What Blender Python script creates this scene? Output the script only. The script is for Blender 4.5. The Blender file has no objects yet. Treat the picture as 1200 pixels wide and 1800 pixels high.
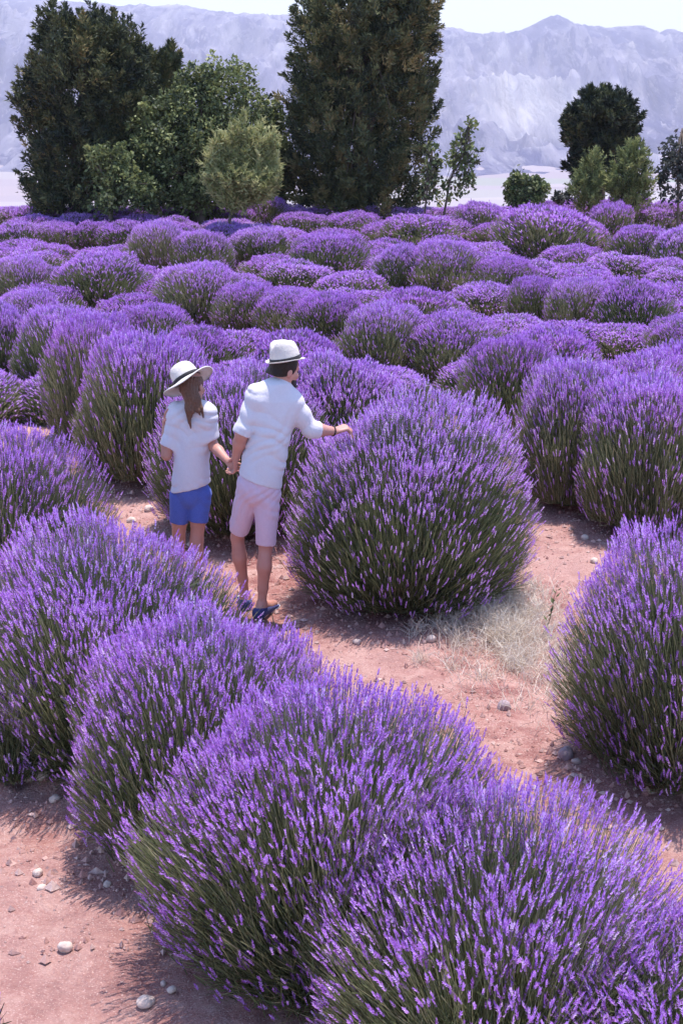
import bpy, math, time
import numpy as np
from mathutils import Vector, Matrix, Quaternion
T0 = time.time()
S = bpy.context.scene
COL = S.collection
rad = math.radians
rng = np.random.default_rng(7)

# ------------------------------------------------------------------ camera
H, F, W0, H0 = 3.60, 2600.0, 1200.0, 1800.0
PITCH = math.atan(800.0 / F)
cd = bpy.data.cameras.new('camera'); cam = bpy.data.objects.new('camera', cd); COL.objects.link(cam)
cam.location = (0, 0, H); cam.rotation_euler = (math.pi / 2 - PITCH, 0, 0)
cd.sensor_fit = 'VERTICAL'; cd.sensor_height = 36.0; cd.lens = 36.0 * F / H0
cd.clip_start = 0.1; cd.clip_end = 60000
S.camera = cam

# ------------------------------------------------------------------ sky, sun, exposure
SUN_EL, SUN_AZ = 78.0, 28.0            # degrees; azimuth clockwise from +Y (ahead), so ahead and to the right
w = bpy.data.worlds.new('World'); S.world = w; w.use_nodes = True
wt = w.node_tree; bg = wt.nodes['Background']
sky = wt.nodes.new('ShaderNodeTexSky'); sky.sky_type = 'NISHITA'; sky.sun_disc = False
sky.sun_elevation = rad(SUN_EL); sky.sun_rotation = rad(SUN_AZ)
sky.altitude = 900; sky.air_density = 1.0; sky.dust_density = 1.0; sky.ozone_density = 4.5
wt.links.new(sky.outputs[0], bg.inputs[0]); bg.inputs[1].default_value = 0.15
sl = bpy.data.lights.new('sun', 'SUN'); sl.energy = 2.75; sl.angle = rad(0.6); sl.color = (1.0, 0.945, 0.89)
so = bpy.data.objects.new('sun', sl); COL.objects.link(so)
sdir = Vector((math.sin(rad(SUN_AZ)) * math.cos(rad(SUN_EL)), math.cos(rad(SUN_AZ)) * math.cos(rad(SUN_EL)), math.sin(rad(SUN_EL))))
so.rotation_euler = sdir.to_track_quat('Z', 'Y').to_euler(); so.location = (20, 10, 40)
S.view_settings.view_transform = 'Standard'; S.view_settings.look = 'None'
S.view_settings.exposure = 1.36; S.view_settings.gamma = 1.0
S.view_settings.use_curve_mapping = False
S.render.engine = 'CYCLES'
S.cycles.max_bounces = 6; S.cycles.diffuse_bounces = 3; S.cycles.volume_bounces = 0
S.cycles.transparent_max_bounces = 8

cP, sP = math.cos(PITCH), math.sin(PITCH)
def ray(px, py):
    u, v = (px - W0 / 2) / F, (H0 / 2 - py) / F
    return np.array([u, cP + v * sP, -sP + v * cP])
def at(px, py, Y):                      # point of the scene seen at a pixel, on the upright plane at distance Y
    d = ray(px, py); t = Y / d[1]
    return np.array([d[0] * t, Y, H + d[2] * t])
def gp(px, py):                         # point of the flat ground seen at a pixel
    d = ray(px, py); t = -H / d[2]
    return np.array([d[0] * t, d[1] * t, 0.0])
def mpp(Y, py):                         # metres per picture pixel at that distance
    d = ray(600, py); return Y / d[1] / F

# ------------------------------------------------------------------ noise
_tab = np.random.default_rng(3).random((256, 256)).astype(np.float64)
def vn(x, y):
    x = np.asarray(x, float); y = np.asarray(y, float)
    xi = np.floor(x).astype(int); yi = np.floor(y).astype(int)
    fx = x - xi; fy = y - yi
    fx = fx * fx * fx * (fx * (fx * 6 - 15) + 10); fy = fy * fy * fy * (fy * (fy * 6 - 15) + 10)
    a = _tab[xi & 255, yi & 255]; b = _tab[(xi + 1) & 255, yi & 255]
    c = _tab[xi & 255, (yi + 1) & 255]; d = _tab[(xi + 1) & 255, (yi + 1) & 255]
    return (a * (1 - fx) + b * fx) * (1 - fy) + (c * (1 - fx) + d * fx) * fy
def fbm(x, y, o=4, g=0.5):
    s = 0; a = 1; t = 0
    for i in range(o):
        s = s + a * vn(x * 2**i + 17.3 * i, y * 2**i + 5.1 * i); t += a; a *= g
    return s / t
def ridged(x, y, o=6, g=0.5):
    s = 0; a = 1; t = 0; pr = 1.0
    for i in range(o):
        n = 1 - np.abs(2 * vn(x * 2**i + 31.7 * i, y * 2**i + 11.9 * i) - 1); n = n * n
        s = s + a * n * pr; t += a; a *= g; pr = np.clip(n * 1.6, 0, 1)
    return s / t

# ------------------------------------------------------------------ mesh helpers
def mesh_np(name, V, faces, smooth=False, tone=None, mats=(), mi=None):
    """V (n,3); faces: list of (m,k) index arrays (triangles and/or quads)."""
    me = bpy.data.meshes.new(name)
    faces = [np.asarray(f, np.int64) for f in faces if len(f)]
    V = np.asarray(V, np.float32)
    me.vertices.add(len(V)); me.vertices.foreach_set('co', V.ravel())
    li = np.concatenate([f.ravel() for f in faces]).astype(np.int32)
    tot = np.concatenate([np.full(len(f), f.shape[1]) for f in faces]).astype(np.int32)
    st = np.concatenate([[0], np.cumsum(tot)[:-1]]).astype(np.int32)
    me.loops.add(len(li)); me.loops.foreach_set('vertex_index', li)
    me.polygons.add(len(tot)); me.polygons.foreach_set('loop_start', st); me.polygons.foreach_set('loop_total', tot)
    me.polygons.foreach_set('use_smooth', np.full(len(tot), smooth, bool))
    if tone is not None:
        a = me.attributes.new('tone', 'FLOAT', 'POINT'); a.data.foreach_set('value', np.asarray(tone, np.float32))
    for m in mats: me.materials.append(m)
    if mi is not None: me.polygons.foreach_set('material_index', np.asarray(mi, np.int32))
    me.update(calc_edges=True); me.validate()
    return me
def link(name, me, parent=None, loc=None, label=None, cat=None, group=None, kind=None):
    o = bpy.data.objects.new(name, me); COL.objects.link(o)
    if parent is not None: o.parent = parent
    if loc is not None: o.location = [float(c) for c in loc]
    if label: o['label'] = label
    if cat: o['category'] = cat
    if group: o['group'] = group
    if kind: o['kind'] = kind
    return o
class MB:
    def __init__(s): s.v = []; s.f3 = []; s.f4 = []; s.t = []; s.n = 0
    def add(s, V, f3=None, f4=None, tone=0.5):
        V = np.asarray(V, float).reshape(-1, 3)
        if f3 is not None and len(f3): s.f3.append(np.asarray(f3) + s.n)
        if f4 is not None and len(f4): s.f4.append(np.asarray(f4) + s.n)
        s.v.append(V); s.t.append(np.broadcast_to(np.asarray(tone, float), (len(V),)).copy()); s.n += len(V)
    def mesh(s, name, mat, smooth=False):
        fs = []
        if s.f3: fs.append(np.concatenate(s.f3))
        if s.f4: fs.append(np.concatenate(s.f4))
        return mesh_np(name, np.concatenate(s.v), fs, smooth, np.concatenate(s.t), [mat])
    def tube(s, pts, rs, n=6, tone=0.5):
        pts = [np.asarray(p, float) for p in pts]; V = []; f4 = []
        for i, p in enumerate(pts):
            d = pts[min(i + 1, len(pts) - 1)] - pts[max(i - 1, 0)]; d = d / (np.linalg.norm(d) + 1e-9)
            a = np.cross(d, [0.31, 0.9, 0.2]); a /= np.linalg.norm(a); b = np.cross(d, a)
            for k in range(n):
                t = 2 * math.pi * k / n; V.append(p + rs[i] * (math.cos(t) * a + math.sin(t) * b))
        for i in range(len(pts) - 1):
            for k in range(n):
                k2 = (k + 1) % n; f4.append((i * n + k, i * n + k2, (i + 1) * n + k2, (i + 1) * n + k))
        m = len(V); V += [pts[0], pts[-1]]
        f3 = [(m, (k + 1) % n, k) for k in range(n)] + [(m + 1, (len(pts) - 1) * n + k, (len(pts) - 1) * n + (k + 1) % n) for k in range(n)]
        s.add(V, f3, f4, tone)

# ------------------------------------------------------------------ materials
def mat(name):
    m = bpy.data.materials.new(name); m.use_nodes = True
    nt = m.node_tree; b = nt.nodes['Principled BSDF']
    return m, nt, b
def N(nt, t, **kw):
    n = nt.nodes.new(t)
    for k, v in kw.items():
        if isinstance(k, str) and hasattr(n, k): setattr(n, k, v)
    return n
def ramp(nt, fac, stops):
    r = nt.nodes.new('ShaderNodeValToRGB'); cr = r.color_ramp
    while len(cr.elements) < len(stops): cr.elements.new(0.5)
    for e, (p, c) in zip(cr.elements, stops): e.position = p; e.color = (*c, 1)
    nt.links.new(fac, r.inputs[0]); return r.outputs[0]
def noise(nt, scale, detail=6, rough=0.6, vec=None, dist=0.0):
    n = nt.nodes.new('ShaderNodeTexNoise'); n.inputs['Scale'].default_value = scale
    n.inputs['Detail'].default_value = detail; n.inputs['Roughness'].default_value = rough
    n.inputs['Distortion'].default_value = dist
    if vec is not None: nt.links.new(vec, n.inputs['Vector'])
    return n.outputs['Fac']
def objco(nt): return nt.nodes.new('ShaderNodeTexCoord').outputs['Object']
def geopos(nt): return nt.nodes.new('ShaderNodeNewGeometry').outputs['Position']
def mixc(nt, f, a, b, mode='MIX'):
    m = nt.nodes.new('ShaderNodeMix'); m.data_type = 'RGBA'; m.blend_type = mode
    for s, v in ((0, f), (6, a), (7, b)):
        if hasattr(v, 'links'): nt.links.new(v, m.inputs[s])
        else: m.inputs[s].default_value = v if s == 0 else (*v, 1)
    return m.outputs[2]
def bump(nt, b, h, strength, dist):
    n = nt.nodes.new('ShaderNodeBump'); n.inputs['Strength'].default_value = strength; n.inputs['Distance'].default_value = dist
    nt.links.new(h, n.inputs['Height']); nt.links.new(n.outputs[0], b.inputs['Normal'])
def leaf_mat(name, stops, trans=0.25, rough=0.6, island=0.35):
    """foliage: the tone attribute (one value per spike, blade or clump) plus a little per-piece variation picks the colour"""
    m, nt, b = mat(name)
    at_ = nt.nodes.new('ShaderNodeAttribute'); at_.attribute_name = 'tone'
    g = nt.nodes.new('ShaderNodeNewGeometry'); oi = nt.nodes.new('ShaderNodeObjectInfo')
    ma = nt.nodes.new('ShaderNodeMath'); ma.operation = 'MULTIPLY_ADD'
    nt.links.new(g.outputs['Random Per Island'], ma.inputs[0]); ma.inputs[1].default_value = island; ma.inputs[2].default_value = -island / 2
    mo = nt.nodes.new('ShaderNodeMath'); mo.operation = 'MULTIPLY_ADD'
    nt.links.new(oi.outputs['Random'], mo.inputs[0]); mo.inputs[1].default_value = 0.24; mo.inputs[2].default_value = -0.12
    s1 = nt.nodes.new('ShaderNodeMath'); s1.operation = 'ADD'; nt.links.new(ma.outputs[0], s1.inputs[0]); nt.links.new(mo.outputs[0], s1.inputs[1])
    s2 = nt.nodes.new('ShaderNodeMath'); s2.operation = 'ADD'; nt.links.new(s1.outputs[0], s2.inputs[0]); nt.links.new(at_.outputs['Fac'], s2.inputs[1])
    c = ramp(nt, s2.outputs[0], stops)
    nt.links.new(c, b.inputs['Base Color']); b.inputs['Roughness'].default_value = rough
    b.inputs['Specular IOR Level'].default_value = 0.25
    if trans > 0:
        t = nt.nodes.new('ShaderNodeBsdfTranslucent'); nt.links.new(c, t.inputs[0])
        mx = nt.nodes.new('ShaderNodeMixShader'); mx.inputs[0].default_value = trans
        nt.links.new(b.outputs[0], mx.inputs[1]); nt.links.new(t.outputs[0], mx.inputs[2])
        nt.links.new(mx.outputs[0], nt.nodes['Material Output'].inputs[0])
    return m
M_FLOWER = leaf_mat('lavender_bloom', [(0.0, (0.32, 0.115, 0.41)), (0.3, (0.53, 0.225, 0.74)), (0.65, (0.67, 0.36, 0.86)), (0.9, (0.76, 0.52, 0.89)), (1.0, (0.84, 0.70, 0.87))], 0.45, 0.7, 0.75)
M_STEM = leaf_mat('lavender_stem', [(0.0, (0.07, 0.085, 0.045)), (0.5, (0.175, 0.195, 0.095)), (0.85, (0.27, 0.265, 0.14)), (1.0, (0.36, 0.32, 0.21))], 0.32, 0.6, 0.3)
M_LEAF = leaf_mat('lavender_leaf', [(0.0, (0.045, 0.058, 0.03)), (0.5, (0.115, 0.14, 0.062)), (1.0, (0.21, 0.225, 0.11))], 0.25, 0.6, 0.3)
M_JUN = leaf_mat('juniper_foliage', [(0.0, (0.032, 0.042, 0.03)), (0.4, (0.08, 0.094, 0.046)), (0.75, (0.165, 0.165, 0.066)), (1.0, (0.27, 0.21, 0.09))], 0.12, 0.7)
M_BROAD = leaf_mat('broad_foliage', [(0.0, (0.05, 0.065, 0.034)), (0.5, (0.18, 0.21, 0.08)), (1.0, (0.36, 0.37, 0.15))], 0.28, 0.5)
M_PALE = leaf_mat('pale_foliage', [(0.0, (0.09, 0.10, 0.04)), (0.5, (0.27, 0.29, 0.11)), (1.0, (0.46, 0.44, 0.21))], 0.3, 0.6)
M_GREY = leaf_mat('grey_violet_foliage', [(0.0, (0.03, 0.03, 0.03)), (0.5, (0.07, 0.08, 0.065)), (1.0, (0.15, 0.14, 0.13))], 0.2, 0.6)
M_DRY = leaf_mat('dry_grass', [(0.0, (0.50, 0.39, 0.31)), (0.5, (0.74, 0.64, 0.54)), (1.0, (0.88, 0.82, 0.74))], 0.3, 0.7)
def bark(name, c1, c2):
    m, nt, b = mat(name); p = objco(nt)
    nz = noise(nt, 9, 6, 0.65, p); nt.links.new(ramp(nt, nz, [(0.3, c1), (0.7, c2)]), b.inputs['Base Color'])
    b.inputs['Roughness'].default_value = 0.9; bump(nt, b, nz, 0.6, 0.03); return m
M_BARK = bark('bark', (0.07, 0.05, 0.04), (0.18, 0.13, 0.10))

def soil_material():
    m, nt, b = mat('red_soil'); p = geopos(nt)
    big = noise(nt, 0.55, 5, 0.55, p, 0.3); mid = noise(nt, 5, 8, 0.65, p, 0.4); fine = noise(nt, 42, 6, 0.7, p); spk = noise(nt, 120, 3, 0.6, p)
    c = ramp(nt, mid, [(0.34, (0.22, 0.08, 0.075)), (0.48, (0.39, 0.18, 0.155)), (0.62, (0.54, 0.32, 0.275))])
    c = mixc(nt, ramp(nt, big, [(0.38, (0, 0, 0)), (0.64, (0.75, 0.75, 0.75))]), c, (0.50, 0.30, 0.27))
    c = mixc(nt, ramp(nt, fine, [(0.52, (0, 0, 0)), (0.66, (0.5, 0.5, 0.5))]), c, (0.30, 0.125, 0.11))
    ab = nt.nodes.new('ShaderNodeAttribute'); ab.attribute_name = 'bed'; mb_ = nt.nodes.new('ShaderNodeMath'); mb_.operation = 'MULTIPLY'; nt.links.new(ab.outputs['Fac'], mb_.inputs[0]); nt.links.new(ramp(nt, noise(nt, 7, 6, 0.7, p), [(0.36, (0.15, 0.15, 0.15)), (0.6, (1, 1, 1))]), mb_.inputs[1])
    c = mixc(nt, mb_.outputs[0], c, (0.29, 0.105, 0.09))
    c = mixc(nt, ramp(nt, spk, [(0.57, (0, 0, 0)), (0.68, (0.85, 0.85, 0.85))]), c, (0.68, 0.47, 0.42))
    nt.links.new(c, b.inputs['Base Color']); b.inputs['Roughness'].default_value = 0.95; b.inputs['Specular IOR Level'].default_value = 0.1
    ad = nt.nodes.new('ShaderNodeMath'); ad.operation = 'MULTIPLY_ADD'; nt.links.new(fine, ad.inputs[0]); ad.inputs[1].default_value = 0.6; nt.links.new(mid, ad.inputs[2])
    bump(nt, b, ad.outputs[0], 0.9, 0.05); return m
M_SOIL = soil_material()
def stone_material(name, c1, c2, c3):
    m, nt, b = mat(name); p = geopos(nt); oi = nt.nodes.new('ShaderNodeNewGeometry').outputs['Random Per Island']
    nz = noise(nt, 30, 6, 0.65, p)
    c = mixc(nt, oi, c1, c2); c = mixc(nt, ramp(nt, nz, [(0.35, (0, 0, 0)), (0.7, (0.8, 0.8, 0.8))]), c, c3)
    nt.links.new(c, b.inputs['Base Color']); b.inputs['Roughness'].default_value = 0.9; bump(nt, b, nz, 0.5, 0.02); return m
M_PEB = stone_material('pebble', (0.36, 0.16, 0.135), (0.66, 0.48, 0.42), (0.46, 0.25, 0.22))
M_STONE_P = stone_material('pale_stone', (0.58, 0.44, 0.38), (0.66, 0.53, 0.46), (0.44, 0.29, 0.25))
M_STONE_G = stone_material('grey_stone', (0.30, 0.22, 0.24), (0.34, 0.25, 0.27), (0.44, 0.34, 0.35))

def cloth(name, col, col2, scale=60, rough=0.85, bs=0.25):
    m, nt, b = mat(name); p = objco(nt)
    nz = noise(nt, scale, 4, 0.6, p); nt.links.new(mixc(nt, nz, col, col2), b.inputs['Base Color'])
    b.inputs['Roughness'].default_value = rough; b.inputs['Specular IOR Level'].default_value = 0.15
    b.inputs['Sheen Weight'].default_value = 0.1
    bump(nt, b, noise(nt, 22, 5, 0.6, p), bs, 0.02); return m
M_SHIRT = cloth('white_linen', (0.60, 0.55, 0.61), (0.67, 0.62, 0.66))
M_TEE = cloth('white_cotton', (0.60, 0.55, 0.61), (0.67, 0.62, 0.66))
M_SHORTM = cloth('pale_pink_cotton', (0.60, 0.44, 0.55), (0.68, 0.52, 0.62))
M_DENIM = cloth('blue_denim', (0.050, 0.085, 0.36), (0.13, 0.19, 0.55), 160)
M_STRAW = cloth('ivory_straw', (0.58, 0.52, 0.48), (0.68, 0.62, 0.57), 130, 0.8, 0.4)
M_BAND = cloth('black_ribbon', (0.012, 0.011, 0.014), (0.03, 0.028, 0.034), 80, 0.6)
M_HAIRW = cloth('brown_hair', (0.075, 0.032, 0.022), (0.20, 0.10, 0.065), 90, 0.5, 0.6)
M_HAIRM = cloth('dark_hair', (0.014, 0.009, 0.008), (0.04, 0.025, 0.02), 90, 0.55, 0.6)
M_SHOE = cloth('navy_canvas', (0.025, 0.027, 0.10), (0.06, 0.065, 0.19), 90, 0.8)
M_SOLE = cloth('white_rubber', (0.70, 0.68, 0.72), (0.78, 0.76, 0.8), 50, 0.6)
M_EYE = cloth('eye', (0.03, 0.02, 0.02), (0.05, 0.03, 0.03), 40, 0.2, 0.0)
M_WATCH = cloth('dark_strap', (0.02, 0.015, 0.015), (0.04, 0.03, 0.03), 80, 0.5)
def skin(name, c1, c2):
    m, nt, b = mat(name); p = objco(nt)
    nt.links.new(mixc(nt, noise(nt, 12, 5, 0.6, p), c1, c2), b.inputs['Base Color'])
    b.inputs['Roughness'].default_value = 0.5; b.inputs['Subsurface Weight'].default_value = 0.08; b.inputs['Subsurface Scale'].default_value = 0.01
    return m
M_SKINM = skin('skin_tan', (0.43, 0.18, 0.14), (0.57, 0.28, 0.22))
M_SKINW = skin('skin_light', (0.42, 0.18, 0.13), (0.56, 0.28, 0.22))

# ------------------------------------------------------------------ bush list: picture centre x, ground y, top y, width (picture px of 1200x1800)
NEAR, MID, FAR = 0, 1, 2
BUSHES = [
 # cx, cy, ytop, w, class, label
 (1222, 1985, 1650, 580, NEAR, 'lavender bush cut off by the bottom right corner of the photo'),
 (868, 1880, 1448, 735, NEAR, 'large lavender bush beside the bottom right corner bush, purple crown and grass green stems'),
 (574, 1688, 1238, 715, NEAR, 'big lavender bush at bottom centre with a shaded hollow at its base by the path'),
 (345, 1495, 1130, 470, NEAR, 'lavender bush wedged behind the bottom centre bush, narrow dark base by the path'),
 (200, 1318, 968, 570, NEAR, 'wide dark green lavender bush at left edge, spreading to the feet of the couple'),
 (-30, 1925, 1830, 100, NEAR, 'tip of a small lavender plant poking in at the bottom left corner'),
 (25, 1380, 1262, 150, NEAR, 'small low dark lavender clump at the left edge beside the red path'),
 (470, 1400, 1140, 260, NEAR, 'lavender bush with its crown at the man\'s shoes, squeezed behind the bottom centre bush'),
 (25, 1075, 765, 370, NEAR, 'lavender bush at left edge just below the left gap of red soil'),
 (1210, 1345, 955, 500, NEAR, 'lavender bush at right edge standing alone beside the dry grass and the grey stone'),
 (712, 1048, 730, 468, NEAR, 'big round lavender bush touched by the man, with spikes all over its green side'),
 (425, 925, 660, 350, NEAR, 'lavender bush behind the couple, showing dark green between the woman and the man'),
 (250, 845, 600, 250, MID, 'olive sided lavender bush left of the woman, nearest in its row'),
 (160, 770, 575, 190, MID, 'narrow lavender bush second from the woman in the left row'),
 (105, 695, 550, 180, MID, 'slim lavender bush third from the woman in the left row, above the gap of soil'),
 (0, 668, 545, 140, MID, 'dark sided lavender bush cut by the left edge above the soil gap'),
 (600, 830, 640, 260, MID, 'purple topped lavender bush directly right of the man\'s hat and above his hand'),
 (1150, 945, 685, 260, MID, 'tall lavender bush at right edge above the red path with dark base and stone'),
 (1022, 895, 665, 220, MID, 'lavender bush with a dark narrow base at the top end of the red path'),
 (905, 765, 605, 195, MID, 'grey green lavender bush right above the big bush the man touches'),
 (795, 668, 562, 200, MID, 'lavender bush with a dark green front, second along the diagonal from the man\'s hat'),
 (668, 660, 548, 165, MID, 'lavender bush with greyish green front just up and right of the man\'s hat'),
 (578, 612, 525, 145, MID, 'small lavender bush directly above the man\'s hat with dark streaks'),
 (505, 592, 520, 130, MID, 'small lavender bush just up and left of the man\'s hat'),
 (435, 578, 505, 125, MID, 'yellowish green sided lavender bush above the space between the two hats'),
 (360, 560, 474, 175, MID, 'lavender bush with deep green right side above the woman\'s hat'),
 (345, 690, 585, 190, MID, 'purple lavender bush directly behind the woman\'s hat'),
 (172, 540, 455, 190, MID, 'broad lavender bush with blue grey front in the left middle of the field'),
 (45, 535, 462, 130, MID, 'pale olive sided lavender bush near the left edge beside the broad blue grey one'),
 (270, 640, 545, 150, MID, 'lavender bush whose purple top fills the gap above the olive sided bush'),
 (60, 600, 520, 130, MID, 'all purple lavender bush below the pale olive sided one at left'),
 (1200, 632, 568, 140, MID, 'lavender bush cut by the right edge at mid height of the field'),
 (1117, 605, 500, 155, MID, 'lavender bush with olive front near the right edge, below the pale grey bush'),
 (1017, 585, 500, 130, MID, 'lavender bush with bright green streak below the big dark dome on the right'),
 (940, 568, 495, 110, MID, 'small lavender bush with a thin green front below the left end of the dark dome'),
 (888, 530, 462, 125, MID, 'purple lavender bush just left below the big dark dome on the right'),
 (787, 522, 437, 150, MID, 'rounded lavender bush with dark blue grey front right of the field centre'),
 (704, 515, 440, 100, MID, 'narrow lavender bush with a green wedge between two domes at the field centre'),
 (580, 497, 415, 150, MID, 'round lavender dome with dark green front at the field centre'),
 (460, 468, 405, 125, MID, 'low lavender bush with a dark green patch left of the central dome'),
 (355, 485, 415, 115, MID, 'lavender bush with a grey green slot between the green wedge bush and the low bush'),
 (278, 487, 400, 115, MID, 'lavender bush with a tall dark green wedge in the left middle distance'),
 (1130, 790, 640, 230, MID, 'lavender bush mostly hidden behind the tall one at the right edge'),
 (1200, 480, 410, 110, FAR, 'pale grey streaked lavender bush cut by the right edge far back'),
 (1122, 472, 405, 110, FAR, 'pale grey lavender bush second from the right edge far back'),
 (958, 458, 374, 195, FAR, 'largest far lavender dome with a wide dark green front, below the dark round juniper'),
 (843, 420, 364, 105, FAR, 'far lavender bush with dark green front below the gap right of the tallest tree'),
 (735, 440, 385, 150, FAR, 'wide far lavender bush with grey front below the trunk side of the tallest tree'),
 (622, 418, 380, 115, FAR, 'far lavender bush behind the round central dome'),
 (528, 420, 380, 110, FAR, 'far lavender bush behind the low bush with dark patch'),
 (360, 404, 372, 85, FAR, 'far lavender bush with olive front just left of the thin sapling trunk'),
 (215, 440, 398, 95, FAR, 'far lavender bush left of the tall dark green wedge'),
 (160, 434, 398, 85, FAR, 'far purple lavender bush between two green spots at left'),
 (105, 438, 398, 90, FAR, 'far lavender bush with dark round green spot near the left edge'),
 (25, 440, 396, 95, FAR, 'far lavender bush with slanted green spot at the left edge'),
 (1075, 420, 362, 90, FAR, 'far lavender bush with dark spot right of the largest far dome'),
 (1180, 400, 360, 95, FAR, 'far lavender bush under the thin tree at the right edge'),
 (465, 385, 352, 90, FAR, 'greyish far lavender bush right of the thin sapling trunk'),
]
FARROW = [(1105, 395, 346), (1030, 395, 352), (975, 388, 352), (918, 390, 358), (865, 392, 364), (800, 390, 362), (695, 396, 364), (745, 388, 368), (640, 386, 366),
          (575, 390, 362), (520, 386, 364), (420, 398, 374), (310, 392, 366), (275, 386, 366), (225, 386, 362), (185, 392, 372), (140, 388, 371), (95, 394, 374), (50, 388, 372),
          (5, 392, 368), (1150, 398, 366), (1210, 385, 356), (440, 435, 396), (400, 432, 392), (590, 436, 402), (680, 432, 392), (310, 425, 385), (250, 415, 378), (190, 412, 380), (60, 414, 382), (130, 410, 380), (795, 425, 384), (900, 420, 372), (1020, 440, 384), (505, 445, 398),
          (1240, 440, 384), (980, 690, 575), (730, 600, 505), (1215, 740, 600), (520, 690, 585)]
for cx, cy, yt in FARROW:
    Yg = gp(cx, cy)[1]; BUSHES.append((cx, cy, yt, 1.22 / mpp(Yg, cy), FAR, None))

class Bush: pass
bl = []
for i, (cx, cy, yt, wd, cls, lab) in enumerate(BUSHES):
    b = Bush(); c = gp(cx, cy)
    if cls != NEAR:                    # the foot is hidden by the bush in front: about a metre tall, so it stands where its crown says
        dd = ray(cx, yt); ht = 0.98 + 0.16 * math.sin(i * 2.1); Yc = min(0.15 * (H - ht) / (-dd[2] / dd[1]) + 0.85 * c[1], 32.5); c = at(cx, yt, Yc); c[2] = 0.0
    b.c = c; b.R = wd / 2 * mpp(c[1], cy) * (0.96 if cls == NEAR else 1.03)
    zt = at(cx, yt, c[1])[2] * (1.0 if cls == NEAR else 0.985); d = ray(cx, yt); m = -d[2] / d[1]
    h = zt
    for _ in range(12):
        z0 = 0.19 * h; v = math.sqrt(max((zt - z0)**2 - (m * b.R)**2, 0.01)); h = 0.5 * h + 0.5 * (z0 + v)
    b.h = min(max(h, 0.50), 1.40); b.cls = cls; b.label = lab; b.i = i
    bl.append(b)

rf = np.random.default_rng(77)
for row in range(14):                  # the rows go on behind the ones one can tell apart
    for j in range(26):
        x = -9 + row * 0.2 + j * 0.85 - row * 0.0; y = 14.2 + row * 1.2 + 0.5 * math.sin(j * 1.3 + row)
        x += rf.normal() * 0.2; y += rf.normal() * 0.25
        if abs(x) > y * 0.245 + 1.0 or y > 30.5: continue
        if x < -1.5 - 0.0 and y < 14.5: continue
        dmin = min(math.hypot(x - o.c[0], (y - o.c[1]) * 0.9) - 0.55 * o.R for o in bl)
        if dmin < 0.40: continue
        b = Bush(); b.c = np.array([x, y, 0.0]); b.R = 0.62 * rf.uniform(.9, 1.15); b.h = rf.uniform(.42, .52); b.cls = FAR; b.label = None; b.i = len(bl); bl.append(b)
# ------------------------------------------------------------------ ground
BX = np.array([b.c[0] for b in bl]); BY = np.array([b.c[1] for b in bl]); BR = np.array([b.R for b in bl])
def gz(x, y, fine=True):
    x = np.asarray(x, float); y = np.asarray(y, float)
    z = 0.10 * (fbm(x * 0.35, y * 0.35, 2) - 0.5)
    m = np.zeros(np.broadcast(x, y).shape)
    for bx, by, br in zip(BX[:60], BY[:60], BR[:60]):
        m = np.maximum(m, np.exp(-(((x - bx)**2 + (y - by)**2) / (0.72 * br)**2)))
    z = z + 0.09 * m
    if fine: z = z + 0.07 * (fbm(x * 2.2, y * 2.2, 3) - 0.5) + 0.06 * (fbm(x * 8, y * 8, 4, 0.6) - 0.5) * (0.5 + 1.6 * m) + 0.012 * np.abs(fbm(x * 19, y * 19, 2) - .5)
    t = np.clip((y - 34.5) / 10, 0, 3); z = z - 1.3 * t * t
    return z
def grow(a, b, d0, k):
    out = [a]
    s = 1 if b > a else -1; d = d0
    while (b - out[-1]) * s > 0: out.append(out[-1] + s * d); d *= k
    return out[1:]
ys = np.array(sorted(grow(5.4, -60, 0.2, 1.25))[:] + list(np.arange(5.4, 13.0, 0.038)) + grow(13.0, 64, 0.045, 1.05))
xf = np.arange(-3.0, 3.4, 0.04)
xs = np.array(sorted(grow(-3.0, -90, 0.05, 1.13)) + list(xf) + grow(xf[-1], 90, 0.05, 1.13))
GX, GY = np.meshgrid(xs, ys); GZ = gz(GX, GY)
def grid_faces(nr, nc):
    i = np.arange(nr * nc).reshape(nr, nc)
    return np.stack([i[:-1, :-1], i[:-1, 1:], i[1:, 1:], i[1:, :-1]], -1).reshape(-1, 4)
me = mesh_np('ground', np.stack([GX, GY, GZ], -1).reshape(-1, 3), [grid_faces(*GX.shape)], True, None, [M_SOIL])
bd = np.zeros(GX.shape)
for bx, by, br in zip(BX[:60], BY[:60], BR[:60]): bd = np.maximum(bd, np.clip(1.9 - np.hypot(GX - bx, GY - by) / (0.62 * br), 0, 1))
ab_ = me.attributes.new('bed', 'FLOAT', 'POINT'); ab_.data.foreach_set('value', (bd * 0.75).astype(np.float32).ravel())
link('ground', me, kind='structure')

# ------------------------------------------------------------------ valley and mountains
def valley_material():
    m, nt, b = mat('valley_floor'); p = geopos(nt)
    mp = nt.nodes.new('ShaderNodeMapping'); mp.inputs['Scale'].default_value = (0.0022, 0.0075, 0.0); nt.links.new(p, mp.inputs['Vector'])
    v = nt.nodes.new('ShaderNodeTexVoronoi'); v.inputs['Scale'].default_value = 1.0; nt.links.new(mp.outputs[0], v.inputs['Vector'])
    sp = nt.nodes.new('ShaderNodeSeparateColor'); nt.links.new(v.outputs['Color'], sp.inputs[0])
    c = ramp(nt, sp.outputs[0], [(0.0, (0.30, 0.24, 0.26)), (0.4, (0.36, 0.30, 0.31)), (0.62, (0.23, 0.26, 0.19)), (0.7, (0.33, 0.26, 0.27)), (1.0, (0.38, 0.33, 0.34))])
    nt.links.new(c, b.inputs['Base Color']); b.inputs['Roughness'].default_value = 1.0; b.inputs['Specular IOR Level'].default_value = 0.0
    return m
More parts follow.
